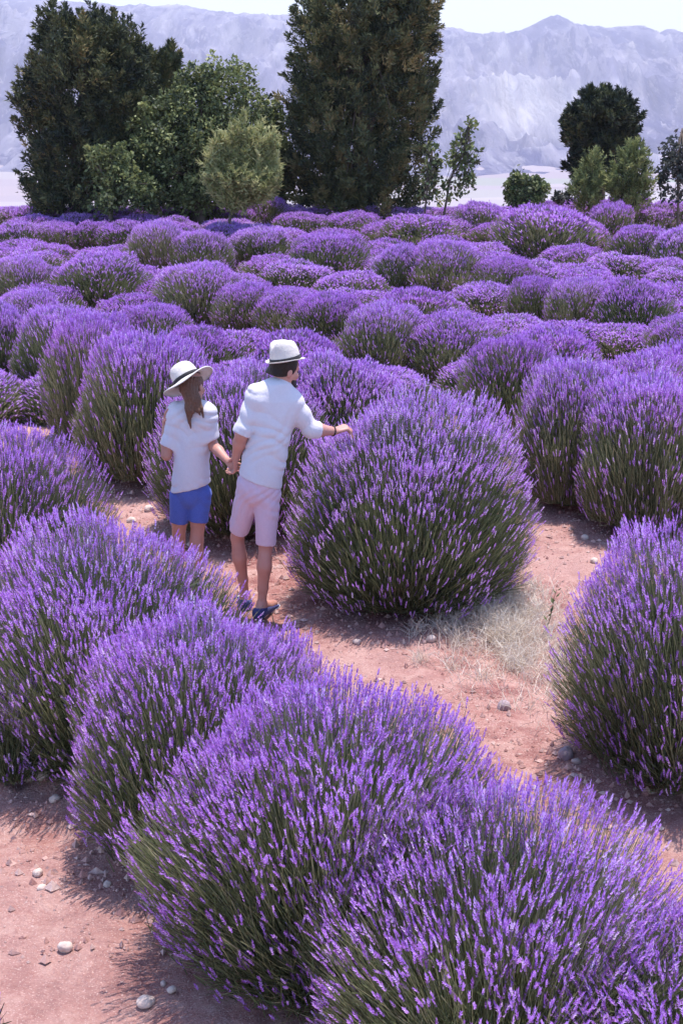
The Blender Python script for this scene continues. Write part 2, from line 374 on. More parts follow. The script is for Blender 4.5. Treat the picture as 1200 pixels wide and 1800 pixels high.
vy = np.array([56.0] + grow(56.0, 9000, 3, 1.09)); vx = np.array(sorted(grow(0, -6000, 8, 1.16)) + [0.0] + grow(0, 6000, 8, 1.16))
VX, VY = np.meshgrid(vx, vy)
def vz(y):
    t = np.clip((y - 46) / 1300, 0, 1); return -7.0 - 183.0 * (1 - (1 - t)**2.2)
me = mesh_np('valley', np.stack([VX, VY, vz(VY) + 1.5 * (fbm(VX * .01, VY * .01) - .5) * np.clip((VY - 100) / 300, 0, 1)], -1).reshape(-1, 3), [grid_faces(*VX.shape)], True, None, [valley_material()])
link('valley', me, kind='structure')

def mountain_material():
    m, nt, b = mat('bare_mountain'); p = geopos(nt)
    at_ = nt.nodes.new('ShaderNodeAttribute'); at_.attribute_name = 'tone'
    mp_ = nt.nodes.new('ShaderNodeMapping'); mp_.inputs['Scale'].default_value = (1.0, 0.13, 0.6); nt.links.new(p, mp_.inputs['Vector'])
    n1 = noise(nt, 0.004, 12, 0.66, mp_.outputs[0], 1.0); n2 = noise(nt, 0.018, 9, 0.75, mp_.outputs[0], 0.6)
    c = ramp(nt, n1, [(0.40, (0.22, 0.20, 0.32)), (0.5, (0.31, 0.28, 0.38)), (0.60, (0.38, 0.34, 0.42))])
    c = mixc(nt, ramp(nt, n2, [(0.50, (0, 0, 0)), (0.56, (0.9, 0.9, 0.9))]), c, (0.08, 0.075, 0.20))
    as_ = nt.nodes.new('ShaderNodeAttribute'); as_.attribute_name = 'relief_shade'; c = mixc(nt, as_.outputs['Fac'], c, (0.05, 0.05, 0.16))  # painted relief shade: hollows mixed towards dark blue
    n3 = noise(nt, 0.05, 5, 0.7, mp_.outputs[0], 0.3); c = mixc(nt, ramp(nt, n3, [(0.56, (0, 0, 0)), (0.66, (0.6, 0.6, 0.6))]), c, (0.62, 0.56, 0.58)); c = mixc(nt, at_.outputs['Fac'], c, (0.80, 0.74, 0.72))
    nt.links.new(c, b.inputs['Base Color']); b.inputs['Roughness'].default_value = 1.0; b.inputs['Specular IOR Level'].default_value = 0.0
    bump(nt, b, n2, 1.0, 40.0)
    return m
xc = np.linspace(-1500, 1500, 430)
mx = np.concatenate([np.linspace(-4200, -1520, 40), xc, np.linspace(1520, 4200, 40)]); my = np.concatenate([np.linspace(2500, 5600, 210), np.linspace(5640, 9000, 24)])
MX, MY = np.meshgrid(mx, my)
def crest(x):                          # crest line: peak right of the tallest juniper, higher shoulder on the left
    cx_ = [-4200, -1500, -1150, -700, -200, 250, 420, 560, 650, 705, 745, 800, 880, 960, 1120, 1500, 4200]
    cz_ = [240, 235, 205, 172, 150, 100, 96, 92, 104, 128, 146, 124, 108, 98, 90, 80, 130]
    return np.interp(x, cx_, cz_)
wx = MX + 170 * (fbm(MX * .004, MY * .0012 + 40, 4) - .5); wy = MY + 500 * (fbm(MX * .0042 + 9, MY * .0007, 4) - .5)
tt = np.clip((wy - 2640) / 2850, 0, 1)
prof = np.interp(tt, [0, .15, .32, .44, .58, .66, .80, 1.0], [0, .05, .18, .40, .55, .62, .84, 1.0])
base = -190 + (crest(MX) + 190) * prof
gul = ridged(wx * 0.0075 + 3, wy * 0.0012 + 7, 6, 0.58); fin = ridged(wx * 0.024 + 9, wy * 0.0036 + 1, 4, 0.6); big_ = fbm(wx * 0.0022, wy * 0.0005 + 3, 3)
env = np.clip(tt * 4.5, 0, 1) * (0.25 + 0.75 * np.clip((1 - tt) * 3.0, 0, 1))
MZ = base + env * (95 * (gul - 0.4) + 26 * (fin - 0.4) + 60 * (big_ - 0.5)) + 6 * (fin - .4) * (1 - env) * np.clip(tt * 8, 0, 1) - np.clip((MY - 5600) / 3400, 0, 1) * 150
MZ = MZ + 85 * np.exp(-((tt - .43) / .03)**2) * np.clip(fbm(MX * .0045 + 3, MY * 0 + 8, 5) * 2.2 - .55, 0, 1.3) + 42 * np.exp(-((tt - .22) / .025)**2) * np.clip(fbm(MX * .006 + 31, MY * 0 + 2, 5) * 2.4 - .7, 0, 1.3) + 60 * np.exp(-((tt - .70) / .03)**2) * np.clip(fbm(MX * .004 + 13, MY * 0 + 5, 5) * 2.2 - .6, 0, 1.2)
MZ = np.maximum(MZ, np.where(tt < .01, -191.5, -500))
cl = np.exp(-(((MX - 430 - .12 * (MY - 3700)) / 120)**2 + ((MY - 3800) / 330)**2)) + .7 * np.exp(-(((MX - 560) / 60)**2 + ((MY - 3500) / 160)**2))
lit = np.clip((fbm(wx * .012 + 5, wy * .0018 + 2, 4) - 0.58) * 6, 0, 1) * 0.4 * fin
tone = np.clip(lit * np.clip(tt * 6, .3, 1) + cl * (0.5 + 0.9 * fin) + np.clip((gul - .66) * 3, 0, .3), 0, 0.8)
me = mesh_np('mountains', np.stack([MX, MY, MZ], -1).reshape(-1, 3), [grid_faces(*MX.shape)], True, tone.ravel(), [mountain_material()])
sc_ = np.clip((0.40 - gul) * 3.2, 0, 1) * .75 + np.clip((0.34 - fin) * 3, 0, 1) * .45 + np.clip((tt - .36) * 12, 0, 1) * np.clip((.47 - tt) * 12, 0, 1) * .4  # gully shading put into the colour, plus a darker cliff band
a_s = me.attributes.new('relief_shade', 'FLOAT', 'POINT'); a_s.data.foreach_set('value', np.clip(sc_, 0, 1).astype(np.float32).ravel())
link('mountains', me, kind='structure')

# ------------------------------------------------------------------ lavender
def rand_frames(d, rg):
    n = len(d); r = rg.normal(size=(n, 3)); a = np.cross(d, r); a /= np.linalg.norm(a, axis=1)[:, None] + 1e-9
    return a, np.cross(d, a)
def spike_template(lod, rg):
    """one flower spike along +Z, length 1, radius about 1: whorls of small pointed florets"""
    V = []; Fc = []
    if lod == NEAR:
        for wz, rr, ln in ((0.0, 0.85, 0.22), (0.28, 1.05, 0.26), (0.50, 1.0, 0.26), (0.72, 0.72, 0.28)):
            k0 = rg.random() * 6.28
            for k in range(3):
                a = k0 + k * 2.094 + rg.normal() * .25; c, s_ = math.cos(a), math.sin(a); z = wz + rg.normal() * 0.02
                b = len(V)
                V += [(-0.45 * s_ + .05 * c, 0.45 * c + .05 * s_, z), (0.45 * s_ + .05 * c, -0.45 * c + .05 * s_, z + 0.03), (rr * c, rr * s_, z + ln)]
                Fc.append((b, b + 1, b + 2))
    elif lod == MID:
        for wz, rr in ((0.0, 0.9), (0.3, 1.15), (0.6, 0.9)):
            k0 = rg.random() * 6.28
            for k in range(3):
                a = k0 + k * 2.094; c, s_ = math.cos(a), math.sin(a); b = len(V)
                V += [(-0.6 * s_, 0.6 * c, wz), (0.6 * s_, -0.6 * c, wz + .05), (rr * c, rr * s_, wz + 0.38)]; Fc.append((b, b + 1, b + 2))
    else:
        for k in range(3):
            a = k * 2.094; c, s_ = math.cos(a), math.sin(a); b = len(V)
            V += [(-0.8 * s_, 0.8 * c, 0), (0.8 * s_, -0.8 * c, 0.15), (1.1 * c, 1.1 * s_, 0.95)]; Fc.append((b, b + 1, b + 2))
    return np.array(V, float), np.array(Fc)
def bush_arrays(R, h, nst, rg, aspect=1.0):
    """stems radiating from the base to a dome: roots P0, mid P1, tips P2, spike directions"""
    z0 = 0.19 * h
    u = rg.random(nst); phimax = rad(104)
    cosp = 1 - u**1.0 * (1 - math.cos(phimax)); ph = np.arccos(cosp); az = rg.random(nst) * 2 * math.pi
    lx, ly = np.cos(az) * np.sin(ph), np.sin(az) * np.sin(ph)
    s1, s2 = rg.random() * 90, rg.random() * 90
    lump = 1 + 0.09 * (vn(lx * 1.6 + s1, ly * 1.6 + np.cos(ph) * 1.5 + s2) - 0.5) * 2 + 0.09 * (vn(lx * 4.5 + s2, ly * 4.5 + np.cos(ph) * 3 + s1) - 0.5) * 2
    q = np.where(rg.random(nst) < 0.42, 1 - 0.27 * rg.random(nst), 0.97 + 0.07 * rg.random(nst)) * lump
    lng = rg.random(nst) < 0.02; q = np.where(lng, q * 1.07, q)
    low = np.clip((ph - rad(70)) / rad(38), 0, 1)
    rr = R * np.sin(ph)**0.86 * q * (1 - 0.16 * low)
    zz = z0 + (h - z0) * np.cos(ph) * np.where(ph < 1.57, q, 0.8)
    zz = np.maximum(zz, 0.04 + 0.1 * rg.random(nst))
    P2 = np.stack([rr * np.cos(az) * aspect, rr * np.sin(az), zz], 1)
    P2[:, :2] += (rg.normal(size=2) * 0.07 * R)[None, :] * ((zz / h)**2)[:, None]
    r0 = 0.55 * R * np.sqrt(rg.random(nst)) * (0.4 + 0.6 * np.sin(ph)); a0 = az + rg.normal(size=nst) * 0.5
    P0 = np.stack([r0 * np.cos(a0), r0 * np.sin(a0), np.zeros(nst) + 0.0], 1)
    org = np.array([0, 0, -0.10 * h]); d = P2 - org; d[:, 2] += 0.62 * h * np.sin(ph)**2
    d /= np.linalg.norm(d, axis=1)[:, None]; d += rg.normal(size=d.shape) * 0.13; d[:, 0] += 0.22 * (vn(lx * 5 + s1, ly * 5 + s2) - .5); d[:, 1] += 0.22 * (vn(lx * 5 + s2, ly * 5 + s1 + 40) - .5); d /= np.linalg.norm(d, axis=1)[:, None]
    Ls = np.linalg.norm(P2 - P0, axis=1)
    P1 = P2 - d * (Ls * 0.45)[:, None]
    P1[:, 2] = np.maximum(P1[:, 2], 0.05)
    return P0, P1, P2, d, ph, q
def place_template(TV, TF, P, D, L, Rr, rg):
    n = len(P); a, b = rand_frames(D, rg); m = len(TV)
    V = P[:, None, :] + D[:, None, :] * (TV[None, :, 2:3] * L[:, None, None]) + a[:, None, :] * (TV[None, :, 0:1] * Rr[:, None, None]) + b[:, None, :] * (TV[None, :, 1:2] * Rr[:, None, None])
    Fc = TF[None] + (np.arange(n) * m)[:, None, None]
    return V.reshape(-1, 3), Fc.reshape(-1, TF.shape[1])
def ribbons(Ps, wds, rg):
    """flat strips through points Ps (list of (n,3)); each strip one island"""
    n = len(Ps[0]); d = Ps[-1] - Ps[0]; d /= np.linalg.norm(d, axis=1)[:, None] + 1e-9; a, _ = rand_frames(d, rg)
    rows = []
    for P, wd in zip(Ps, wds): rows += [P - a * wd, P + a * wd]
    V = np.stack(rows, 1); k = len(rows); base = (np.arange(n) * k)[:, None]
    f = [base + np.array([[2 * i, 2 * i + 1, 2 * i + 3, 2 * i + 2]]) for i in range(len(Ps) - 1)]
    return V.reshape(-1, 3), np.concatenate(f)
def make_bush_meshes(R, h, lod, seed, green=0.5, aspect=1.0, dens=1.0, solo=0, camdir=None):
    rg = np.random.default_rng(seed)
    area = 2 * math.pi * R * (h * 0.75 + R * 0.3)
    per = {NEAR: 2050, MID: 2700, FAR: 2400}[lod] * dens
    nst = int(area * per)
    P0, P1, P2, d, ph, q = bush_arrays(R, h, nst, rg, aspect)
    sw = {NEAR: 0.0013, MID: 0.0020, FAR: 0.0030}[lod]
    # ---- spikes: fewer low on the sides
    pn = vn(P2[:, 0] * 4.2 / R + 31, P2[:, 1] * 4.2 / R + P2[:, 2] * 3 + 7)
    keep = rg.random(nst) < np.clip(1.1 - np.clip((ph - rad(32 if lod == NEAR else 27)) / rad(40 if lod == NEAR else 30), 0, 1)**0.8, 0.19 if lod == NEAR else 0.07, 1) * np.where(pn > 0.42, 1.25, 0.7)
    keep &= ~((P2[:, 1] > 0.15 * R) & (ph > rad(60)) & (rg.random(nst) < (0.5 if lod == NEAR else 0.0)))
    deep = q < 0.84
    keep &= ~(deep & (rg.random(nst) < 0.15))
    fl = np.where(keep)[0]
    L = (0.045 + 0.033 * rg.random(len(fl))) * {NEAR: 1.0, MID: 1.0, FAR: 1.1}[lod]
    Rr = (0.0058 + 0.0030 * rg.random(len(fl))) * {NEAR: 1.0, MID: 1.1, FAR: 1.35}[lod]
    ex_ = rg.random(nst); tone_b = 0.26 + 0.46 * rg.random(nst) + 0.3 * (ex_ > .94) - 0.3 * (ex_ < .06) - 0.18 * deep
    out = {}
    sidx = np.array([], int)
    if solo:
        vis = P2[fl] @ np.asarray(camdir) + 0.35 * P2[fl][:, 2] - 0.6 * deep[fl]
        sidx = np.argsort(-(vis + 0.45 * R * rg.random(len(fl))))[:solo]
    mask = np.ones(len(fl), bool); mask[sidx] = False
    Vs = []; Fs = []; Ts = []; off = 0
    tsel = rg.integers(0, 4, len(fl))
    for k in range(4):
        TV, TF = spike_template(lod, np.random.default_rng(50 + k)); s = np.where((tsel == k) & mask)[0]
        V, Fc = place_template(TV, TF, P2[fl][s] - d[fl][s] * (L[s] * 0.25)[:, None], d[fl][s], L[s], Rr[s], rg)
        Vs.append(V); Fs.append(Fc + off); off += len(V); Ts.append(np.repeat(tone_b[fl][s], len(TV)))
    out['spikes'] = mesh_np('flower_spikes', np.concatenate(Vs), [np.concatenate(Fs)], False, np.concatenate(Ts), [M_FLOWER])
    out['solo'] = [(P2[fl][s] - d[fl][s] * L[s] * 0.25, d[fl][s], L[s], Rr[s]) for s in sidx]
    # ---- stems
    PM = 0.25 * P0 + 0.5 * P1 + 0.25 * P2 if lod == NEAR else P1
    V, Fc = ribbons([P0 * 0.6 + P1 * 0.4, PM, P2], [sw * 1.4, sw * 1.25, sw * 0.8], rg)
    tn = np.clip(green + 0.22 * rg.normal(size=nst), 0, 1)
    out['stems'] = mesh_np('stems', V, [Fc], False, np.repeat(tn, 6), [M_STEM])
    # ---- leaf blades filling the lower mound
    nl = int(area * {NEAR: 1500, MID: 1300, FAR: 900}[lod])
    A0, A1, A2, d2, ph2, _ = bush_arrays(R * 0.90, h * 0.88, nl, rg, aspect)
    f = 0.35 + 0.65 * rg.random(nl)**0.6
    Pb = A0 + (A2 - A0) * f[:, None]
    dl = d2 + rg.normal(size=d2.shape) * 0.28; dl /= np.linalg.norm(dl, axis=1)[:, None]
    Lb = (0.06 + 0.07 * rg.random(nl)) * {NEAR: 1, MID: 1.2, FAR: 1.6}[lod]
    wb = {NEAR: 0.0026, MID: 0.0045, FAR: 0.009}[lod]
    V, Fc = ribbons([Pb - dl * (Lb * .5)[:, None], Pb + dl * (Lb * .2)[:, None], Pb + dl * (Lb * .6)[:, None]], [wb, wb, wb * .4], rg)
    V[:, 2] = np.maximum(V[:, 2], 0.005)
    tn = np.clip(green - 0.1 + 0.2 * rg.normal(size=nl), 0, 1)
    out['leaves'] = mesh_np('leaves', V, [Fc], False, np.repeat(tn, 6), [M_LEAF])
    return out
LAND = [(640, 368, 'the foot of the tallest juniper'), (560, 372, 'the left corner of the tallest juniper'), (130, 372, 'the foot of the left juniper'), (345, 372, 'the foot of the bushy mid green tree'), (405, 400, 'the bare sapling trunk'),
        (925, 362, 'the small round green shrub'), (1040, 360, 'the left front shrub'), (1108, 358, 'the right front shrub'), (1190, 362, 'the thin right edge tree'), (775, 368, 'the thin sparse tree'), (986, 360, 'the tiny grey green shrub'), (30, 362, 'the pale valley gap at far left')]
SHORT = {'broad blue grey front': 'the broad blue grey fronted bush', 'pale olive sided': 'the pale olive sided bush at left', 'tall dark green wedge in': 'the dark green wedged bush', 'round lavender dome with dark': 'the round central dome', 'dark blue grey front right': 'the blue grey bush right of centre', 'green wedge between two': 'the narrow bush between two domes',
         'largest far lavender dome': 'the largest far dome', 'bright green streak': 'the bush with the bright green streak', 'olive front near the right': 'the olive fronted bush at right', 'directly above the man': 'the small bush above the man\'s hat', 'yellowish green sided': 'the yellowish green bush above the hats', 'deep green right side': 'the bush above the woman\'s hat',
         'grey green lavender bush right': 'the grey green bush above the touched bush', 'dark narrow base at the top': 'the dark based bush atop the red path', 'low lavender bush with a dark': 'the low bush with a dark patch', 'far lavender bush with dark round': 'the far bush with a round green spot', 'slanted green spot': 'the far bush with a slanted green spot', 'pale grey lavender bush second': 'the pale grey bush near the right edge', 'wide far lavender bush with grey': 'the wide far bush with grey front',
         'far lavender bush with dark green front below the gap': 'the far bush below the gap', 'all purple lavender bush below': 'the all purple bush at left', 'grey green slot': 'the bush with the grey green slot', 'just left below the big dark': 'the purple bush below the big dome'}
for b in bl:
    if b.label:
        for kk_, v_ in SHORT.items():
            if kk_ in b.label: LAND.append((*[600 + F * b.c[0] / (b.c[1] * cP + (H - b.h) * sP), BUSHES[b.i][2] + 20], v_))
def pix(p):
    x, y, z = p[0], p[1], p[2] - H; zc = y * cP - z * sP; return 600 + F * x / zc, 900 - F * (y * sP + z * cP) / zc
used = set()
for b in bl:
    if b.label: continue
    x, y = pix((b.c[0], b.c[1], b.h * .8)); opts = []
    for lx, ly, ph_ in LAND:
        dx, dy = x - lx, (y - ly) * 1.6; a = math.degrees(math.atan2(dy, dx)) % 360
        dr = ['directly right of', 'below and right of', 'directly below', 'below and left of', 'directly left of', 'above and left of', 'directly above', 'above and right of'][int((a + 22.5) // 45) % 8]
        opts.append((math.hypot(dx, dy), dr, ph_))
    for dist, dr, ph_ in sorted(opts):
        if (dr, ph_) not in used:
            used.add((dr, ph_)); b.label = ('far' if b.c[1] > 22 else 'mid field') + ' lavender bush ' + dr + ' ' + ph_; break
GROUP_FIELD = 'lavender bushes planted in rows across the field'
SOLO_ME = []
for k in range(4):
    TV, TF = spike_template(NEAR, np.random.default_rng(50 + k))
    SOLO_ME.append(mesh_np('flower_spike', TV, [TF], False, np.full(len(TV), 0.42 + 0.08 * k), [M_FLOWER]))
def build_bush(b, ms, scale=(1, 1, 1), rz=0.0):
    root = link('lavender_bush', None, loc=(b.c[0], b.c[1], float(gz(b.c[0], b.c[1], False)) - 0.02),
                label=b.label or 'purple lavender bush among its alike neighbours in the hazy middle and far rows', cat='lavender bush', group=GROUP_FIELD)
    root.rotation_euler = (0, 0, rz); root.scale = scale; root.empty_display_size = 0.2
    link('flower_spikes', ms['spikes'], root, kind='stuff'); link('stems', ms['stems'], root, kind='stuff'); link('leaves', ms['leaves'], root, kind='stuff')
    for j, (p, dd, L, r) in enumerate(ms['solo']):
        o = link('flower_spike', SOLO_ME[j % 4], root)
        q = Vector(dd).to_track_quat('Z', 'Y')
        o.matrix_local = Matrix.LocRotScale(Vector(p), q, Vector((r, r, L)))
    return root
GREEN = {1: 0.68, 2: 0.52, 3: 0.55, 4: 0.45, 5: 0.3, 6: 0.5, 7: 0.5, 8: 0.45, 9: 0.5, 10: 0.5, 11: 0.4}
tri = 0
near_ms = {}
for b in bl:
    if b.cls == NEAR:
        cdv = np.array([0 - b.c[0], 0 - b.c[1], 0]); cdv /= np.linalg.norm(cdv)
        ms = make_bush_meshes(b.R, b.h, NEAR, 100 + b.i, GREEN.get(b.i, 0.45), 1.0, 1.0, 200 if b.i in (1, 2, 3, 4, 9, 10) else 0, cdv)
        build_bush(b, ms)
mids = [make_bush_meshes(0.72, 1.05, MID, 300 + k, g) for k, g in enumerate((0.5, 0.6, 0.7, 0.8))]
fars = [make_bush_meshes(0.68, 1.0, FAR, 400 + k, g) for k, g in enumerate((0.55, 0.68, 0.8))]
rv = np.random.default_rng(21)
for b in bl:
    if b.cls == MID:
        k = int(rv.integers(0, 4)); build_bush(b, mids[k] | {'solo': []}, (b.R / 0.72, b.R / 0.72, b.h / 1.05), float(rv.random() * 6.28))
    elif b.cls == FAR:
        k = int(rv.integers(0, 3)); build_bush(b, fars[k] | {'solo': []}, (b.R / 0.68, b.R / 0.68, b.h / 1.0), float(rv.random() * 6.28))
print('bush dims', [(b.i, round(float(b.R), 2), round(float(b.h), 2), round(float(b.c[1]), 1)) for b in bl[:56]])
print('t lavender', time.time() - T0)

# ------------------------------------------------------------------ stones, pebbles, dry grass, weed
def ico(sub=1):
    import bmesh
    bm = bmesh.new(); bmesh.ops.create_icosphere(bm, subdivisions=sub, radius=1.0)
    V = np.array([v.co[:] for v in bm.verts]); Fc = np.array([[v.index for v in f.verts] for f in bm.faces]); bm.free(); return V, Fc
IV1, IF1 = ico(2); IV0 = np.array([(1, 0, 0), (0, 1, 0), (-1, 0, 0), (0, -1, 0), (0, 0, 1), (0, 0, -1)], float); IF0 = np.array([(0, 1, 4), (1, 2, 4), (2, 3, 4), (3, 0, 4), (1, 0, 5), (2, 1, 5), (3, 2, 5), (0, 3, 5)]); IV3, IF3 = ico(3)
rs = np.random.default_rng(5)
npb = 36000
pbx = np.concatenate([rs.uniform(-2.6, 3.0, npb)]); pby = 5.3 + 9.2 * rs.random(npb)**1.3
dens = np.exp(-((fbm(pbx * 1.3, pby * 1.3, 3) - 0.62) / 0.13)**2)
nearb = np.zeros(npb)
for bx, by, br in zip(BX[:20], BY[:20], BR[:20]): nearb = np.maximum(nearb, np.exp(-(((pbx - bx)**2 + (pby - by)**2) / (0.8 * br)**2)))
kp = rs.random(npb) < np.clip(0.12 + dens * 0.6 + nearb * 1.2, 0, 1); pbx, pby, nearb = pbx[kp], pby[kp], nearb[kp]
sz = 0.0055 + 0.020 * rs.random(len(pbx))**5 + 0.007 * nearb * rs.random(len(pbx))
A = IV0[None] * sz[:, None, None] * (1 + 0.28 * rs.normal(size=(len(pbx), len(IV0), 1))) * rs.uniform(0.6, 1.2, (len(pbx), 1, 3))
A = A + np.stack([pbx, pby, gz(pbx, pby) + sz * 0.2], 1)[:, None, :]
Fp = (IF0[None] + (np.arange(len(pbx)) * len(IV0))[:, None, None]).reshape(-1, 3)
link('gravel', mesh_np('gravel', A.reshape(-1, 3), [Fp], False, None, [M_PEB]), kind='stuff', label='small reddish pebbles and clods scattered over the soil', cat='gravel')

STONES = [
 (115, 1672, 13, 'p', 'pale cream stone alone on the red path near the left edge'),
 (258, 1776, 14, 'p', 'rounded pale stone at the foot of the bottom centre bush, largest of the three there'),
 (303, 1764, 8, 'p', 'small pale stone just right of the largest stone by the bottom centre bush'),
 (288, 1746, 6, 'p', 'tiny pale stone behind the two others by the bottom centre bush'),
 (886, 1238, 12, 'g', 'round grey stone casting a shadow in the middle of the right path'),
 (992, 1332, 13, 'g', 'upright mauve grey stone at the foot of the lone right bush'),
 (1012, 1346, 8, 'p', 'small pale stone touching the right of the upright mauve stone'),
 (757, 1128, 9, 'p', 'rounded pale stone in front of the bush the man touches, nearest of two'),
 (742, 1102, 7, 'p', 'smaller pale stone behind the rounded one in front of the touched bush'),
 (627, 1128, 7, 'p', 'pale stone below the left half of the touched bush'),
 (76, 1376, 12, 'p', 'pinkish white stone beside the small low clump at the left edge'),
 (98, 1412, 10, 'p', 'jagged pale stone on the path between the small clump and the wedged bush'),
 (5, 1382, 9, 'p', 'pale stone half cut by the left edge beside the small low clump'),
 (68, 1542, 9, 'p', 'flat pale stone in the red path at half height of the left soil'),
 (75, 1568, 8, 'p', 'pale stone just below the flat one on the left soil'),
 (190, 1562, 8, 'p', 'small pinkish stone under the base of the wedged bush'),
 (1027, 945, 7, 'p', 'small cream stone at the dark base of the bush atop the red path'),
 (1043, 990, 7, 'p', 'small cream stone on the upper red path below the tall right bush'),
 (232, 905, 9, 'p', 'pale stone in the soil strip left of the woman, lower of two'),
 (262, 885, 8, 'p', 'pale stone in the soil strip left of the woman, upper of two'),
 (1050, 1004, 9, 'p', 'flat bright stone at the edge of the upper right path'),
 (940, 1386, 7, 'p', 'small stone at the end of the right path above the large front bush'),
]
for i, (px, py, rp, kd, lab) in enumerate(STONES):
    c = gp(px, py + rp * 0.6); r = rp * mpp(c[1], py) * 1.05
    V = IV3.copy(); n1 = fbm(V[:, 0] * 1.3 + i * 7, V[:, 1] * 1.3 + V[:, 2] * 1.7 + i, 3); V *= (0.78 + 0.5 * n1)[:, None]
    sc = np.array([1.0, 0.85, 0.72 if kd == 'p' else 1.0]) * rs.uniform(0.9, 1.1, 3); V = V * sc * r
    o = link('stone', mesh_np('stone', V, [IF3], True, None, [M_STONE_P if kd == 'p' else M_STONE_G]), loc=(c[0], c[1], float(gz(c[0], c[1])) + r * 0.38), label=lab, cat='stone', group='loose stones lying on the red soil')
    o.rotation_euler = (0, 0, float(rs.random() * 6.28))

ng = 9000
t_ = rs.random(ng); gxp = np.where(t_ < 0.75, rs.normal(880, 48, ng), rs.normal(960, 32, ng)); gyp = np.where(t_ < 0.75, rs.normal(1105, 32, ng), rs.normal(1165, 45, ng))
ex = rs.random(ng) < 0.10; gxp = np.where(ex, rs.uniform(790, 1010, ng), gxp); gyp = np.where(ex, rs.uniform(1040, 1260, ng), gyp)
GPs = np.array([gp(a, b_) for a, b_ in zip(gxp, gyp)]); GPs[:, 2] = gz(GPs[:, 0], GPs[:, 1])
tuft = rs.integers(0, 60, ng); cxy = np.stack([rs.normal(885, 62, 60), rs.normal(1108, 44, 60)], 1); inT = rs.random(ng) < .5; tp = cxy[tuft] + rs.normal(size=(ng, 2)) * [9, 5]; GT = np.array([gp(a, b_) for a, b_ in tp]); GT[:, 2] = gz(GT[:, 0], GT[:, 1]); GPs = np.where(inT[:, None], GT, GPs)
dg = rs.normal(size=(ng, 3)) * np.array([0.42, 0.42, 0.2]); dg[:, 2] = np.abs(dg[:, 2]) + 0.5; dg /= np.linalg.norm(dg, axis=1)[:, None]
Lg = 0.05 + 0.15 * rs.random(ng)**1.6
sag = rs.normal(size=(ng, 3)) * 0.25; sag[:, 2] = -0.25
V, Fc = ribbons([GPs - dg * .005, GPs + dg * (Lg * .55)[:, None], GPs + (dg + sag * 0.6) * Lg[:, None]], [0.0016, 0.0014, 0.0005], rs)
link('dry_grass', mesh_np('dry_grass', V, [Fc], False, np.repeat(rs.random(ng), 6), [M_DRY]), kind='stuff', label='patch of pale dry grass on the soil beside the touched bush', cat='dry grass')

wb = gp(952, 1122); wb[2] = gz(wb[0], wb[1]); top = at(981, 1036, wb[1] + 0.03); stp = [wb + (top - wb) * f + np.array([0.012 * math.sin(f * 5), 0, 0]) for f in np.linspace(0, 1, 7)]
root = link('weed_plant', None, loc=wb, label='single thin dark green weed standing in the dry grass', cat='weed')
mb = MB(); mb.tube([p - wb for p in stp], np.linspace(.004, .0015, 7), 5, 0.3); link('stem', mb.mesh('stem', M_STEM), root)
for j, f in enumerate((0.2, 0.32, 0.42, 0.5, 0.56, 0.62, 0.68, 0.74, 0.82, 0.9, 0.97)):
    p = wb + (top - wb) * f - wb; a = j * 2.4; ln = 0.05 * (1.15 - 0.6 * abs(f - 0.6)); dv = np.array([math.cos(a) * .8, math.sin(a) * .8, 0.75]); dv /= np.linalg.norm(dv)
    sd = np.cross(dv, [0, 0, 1]); sd /= np.linalg.norm(sd)
    mb = MB(); wl = ln * 0.2
    mb.add([p, p + dv * ln * .4 + sd * wl, p + dv * ln, p + dv * ln * .4 - sd * wl, p + dv * ln * .45 + np.array([0, 0, .004])], [(0, 1, 4), (1, 2, 4), (2, 3, 4), (3, 0, 4)], None, 0.2)
    link('leaf', mb.mesh('leaf', M_BROAD), root)

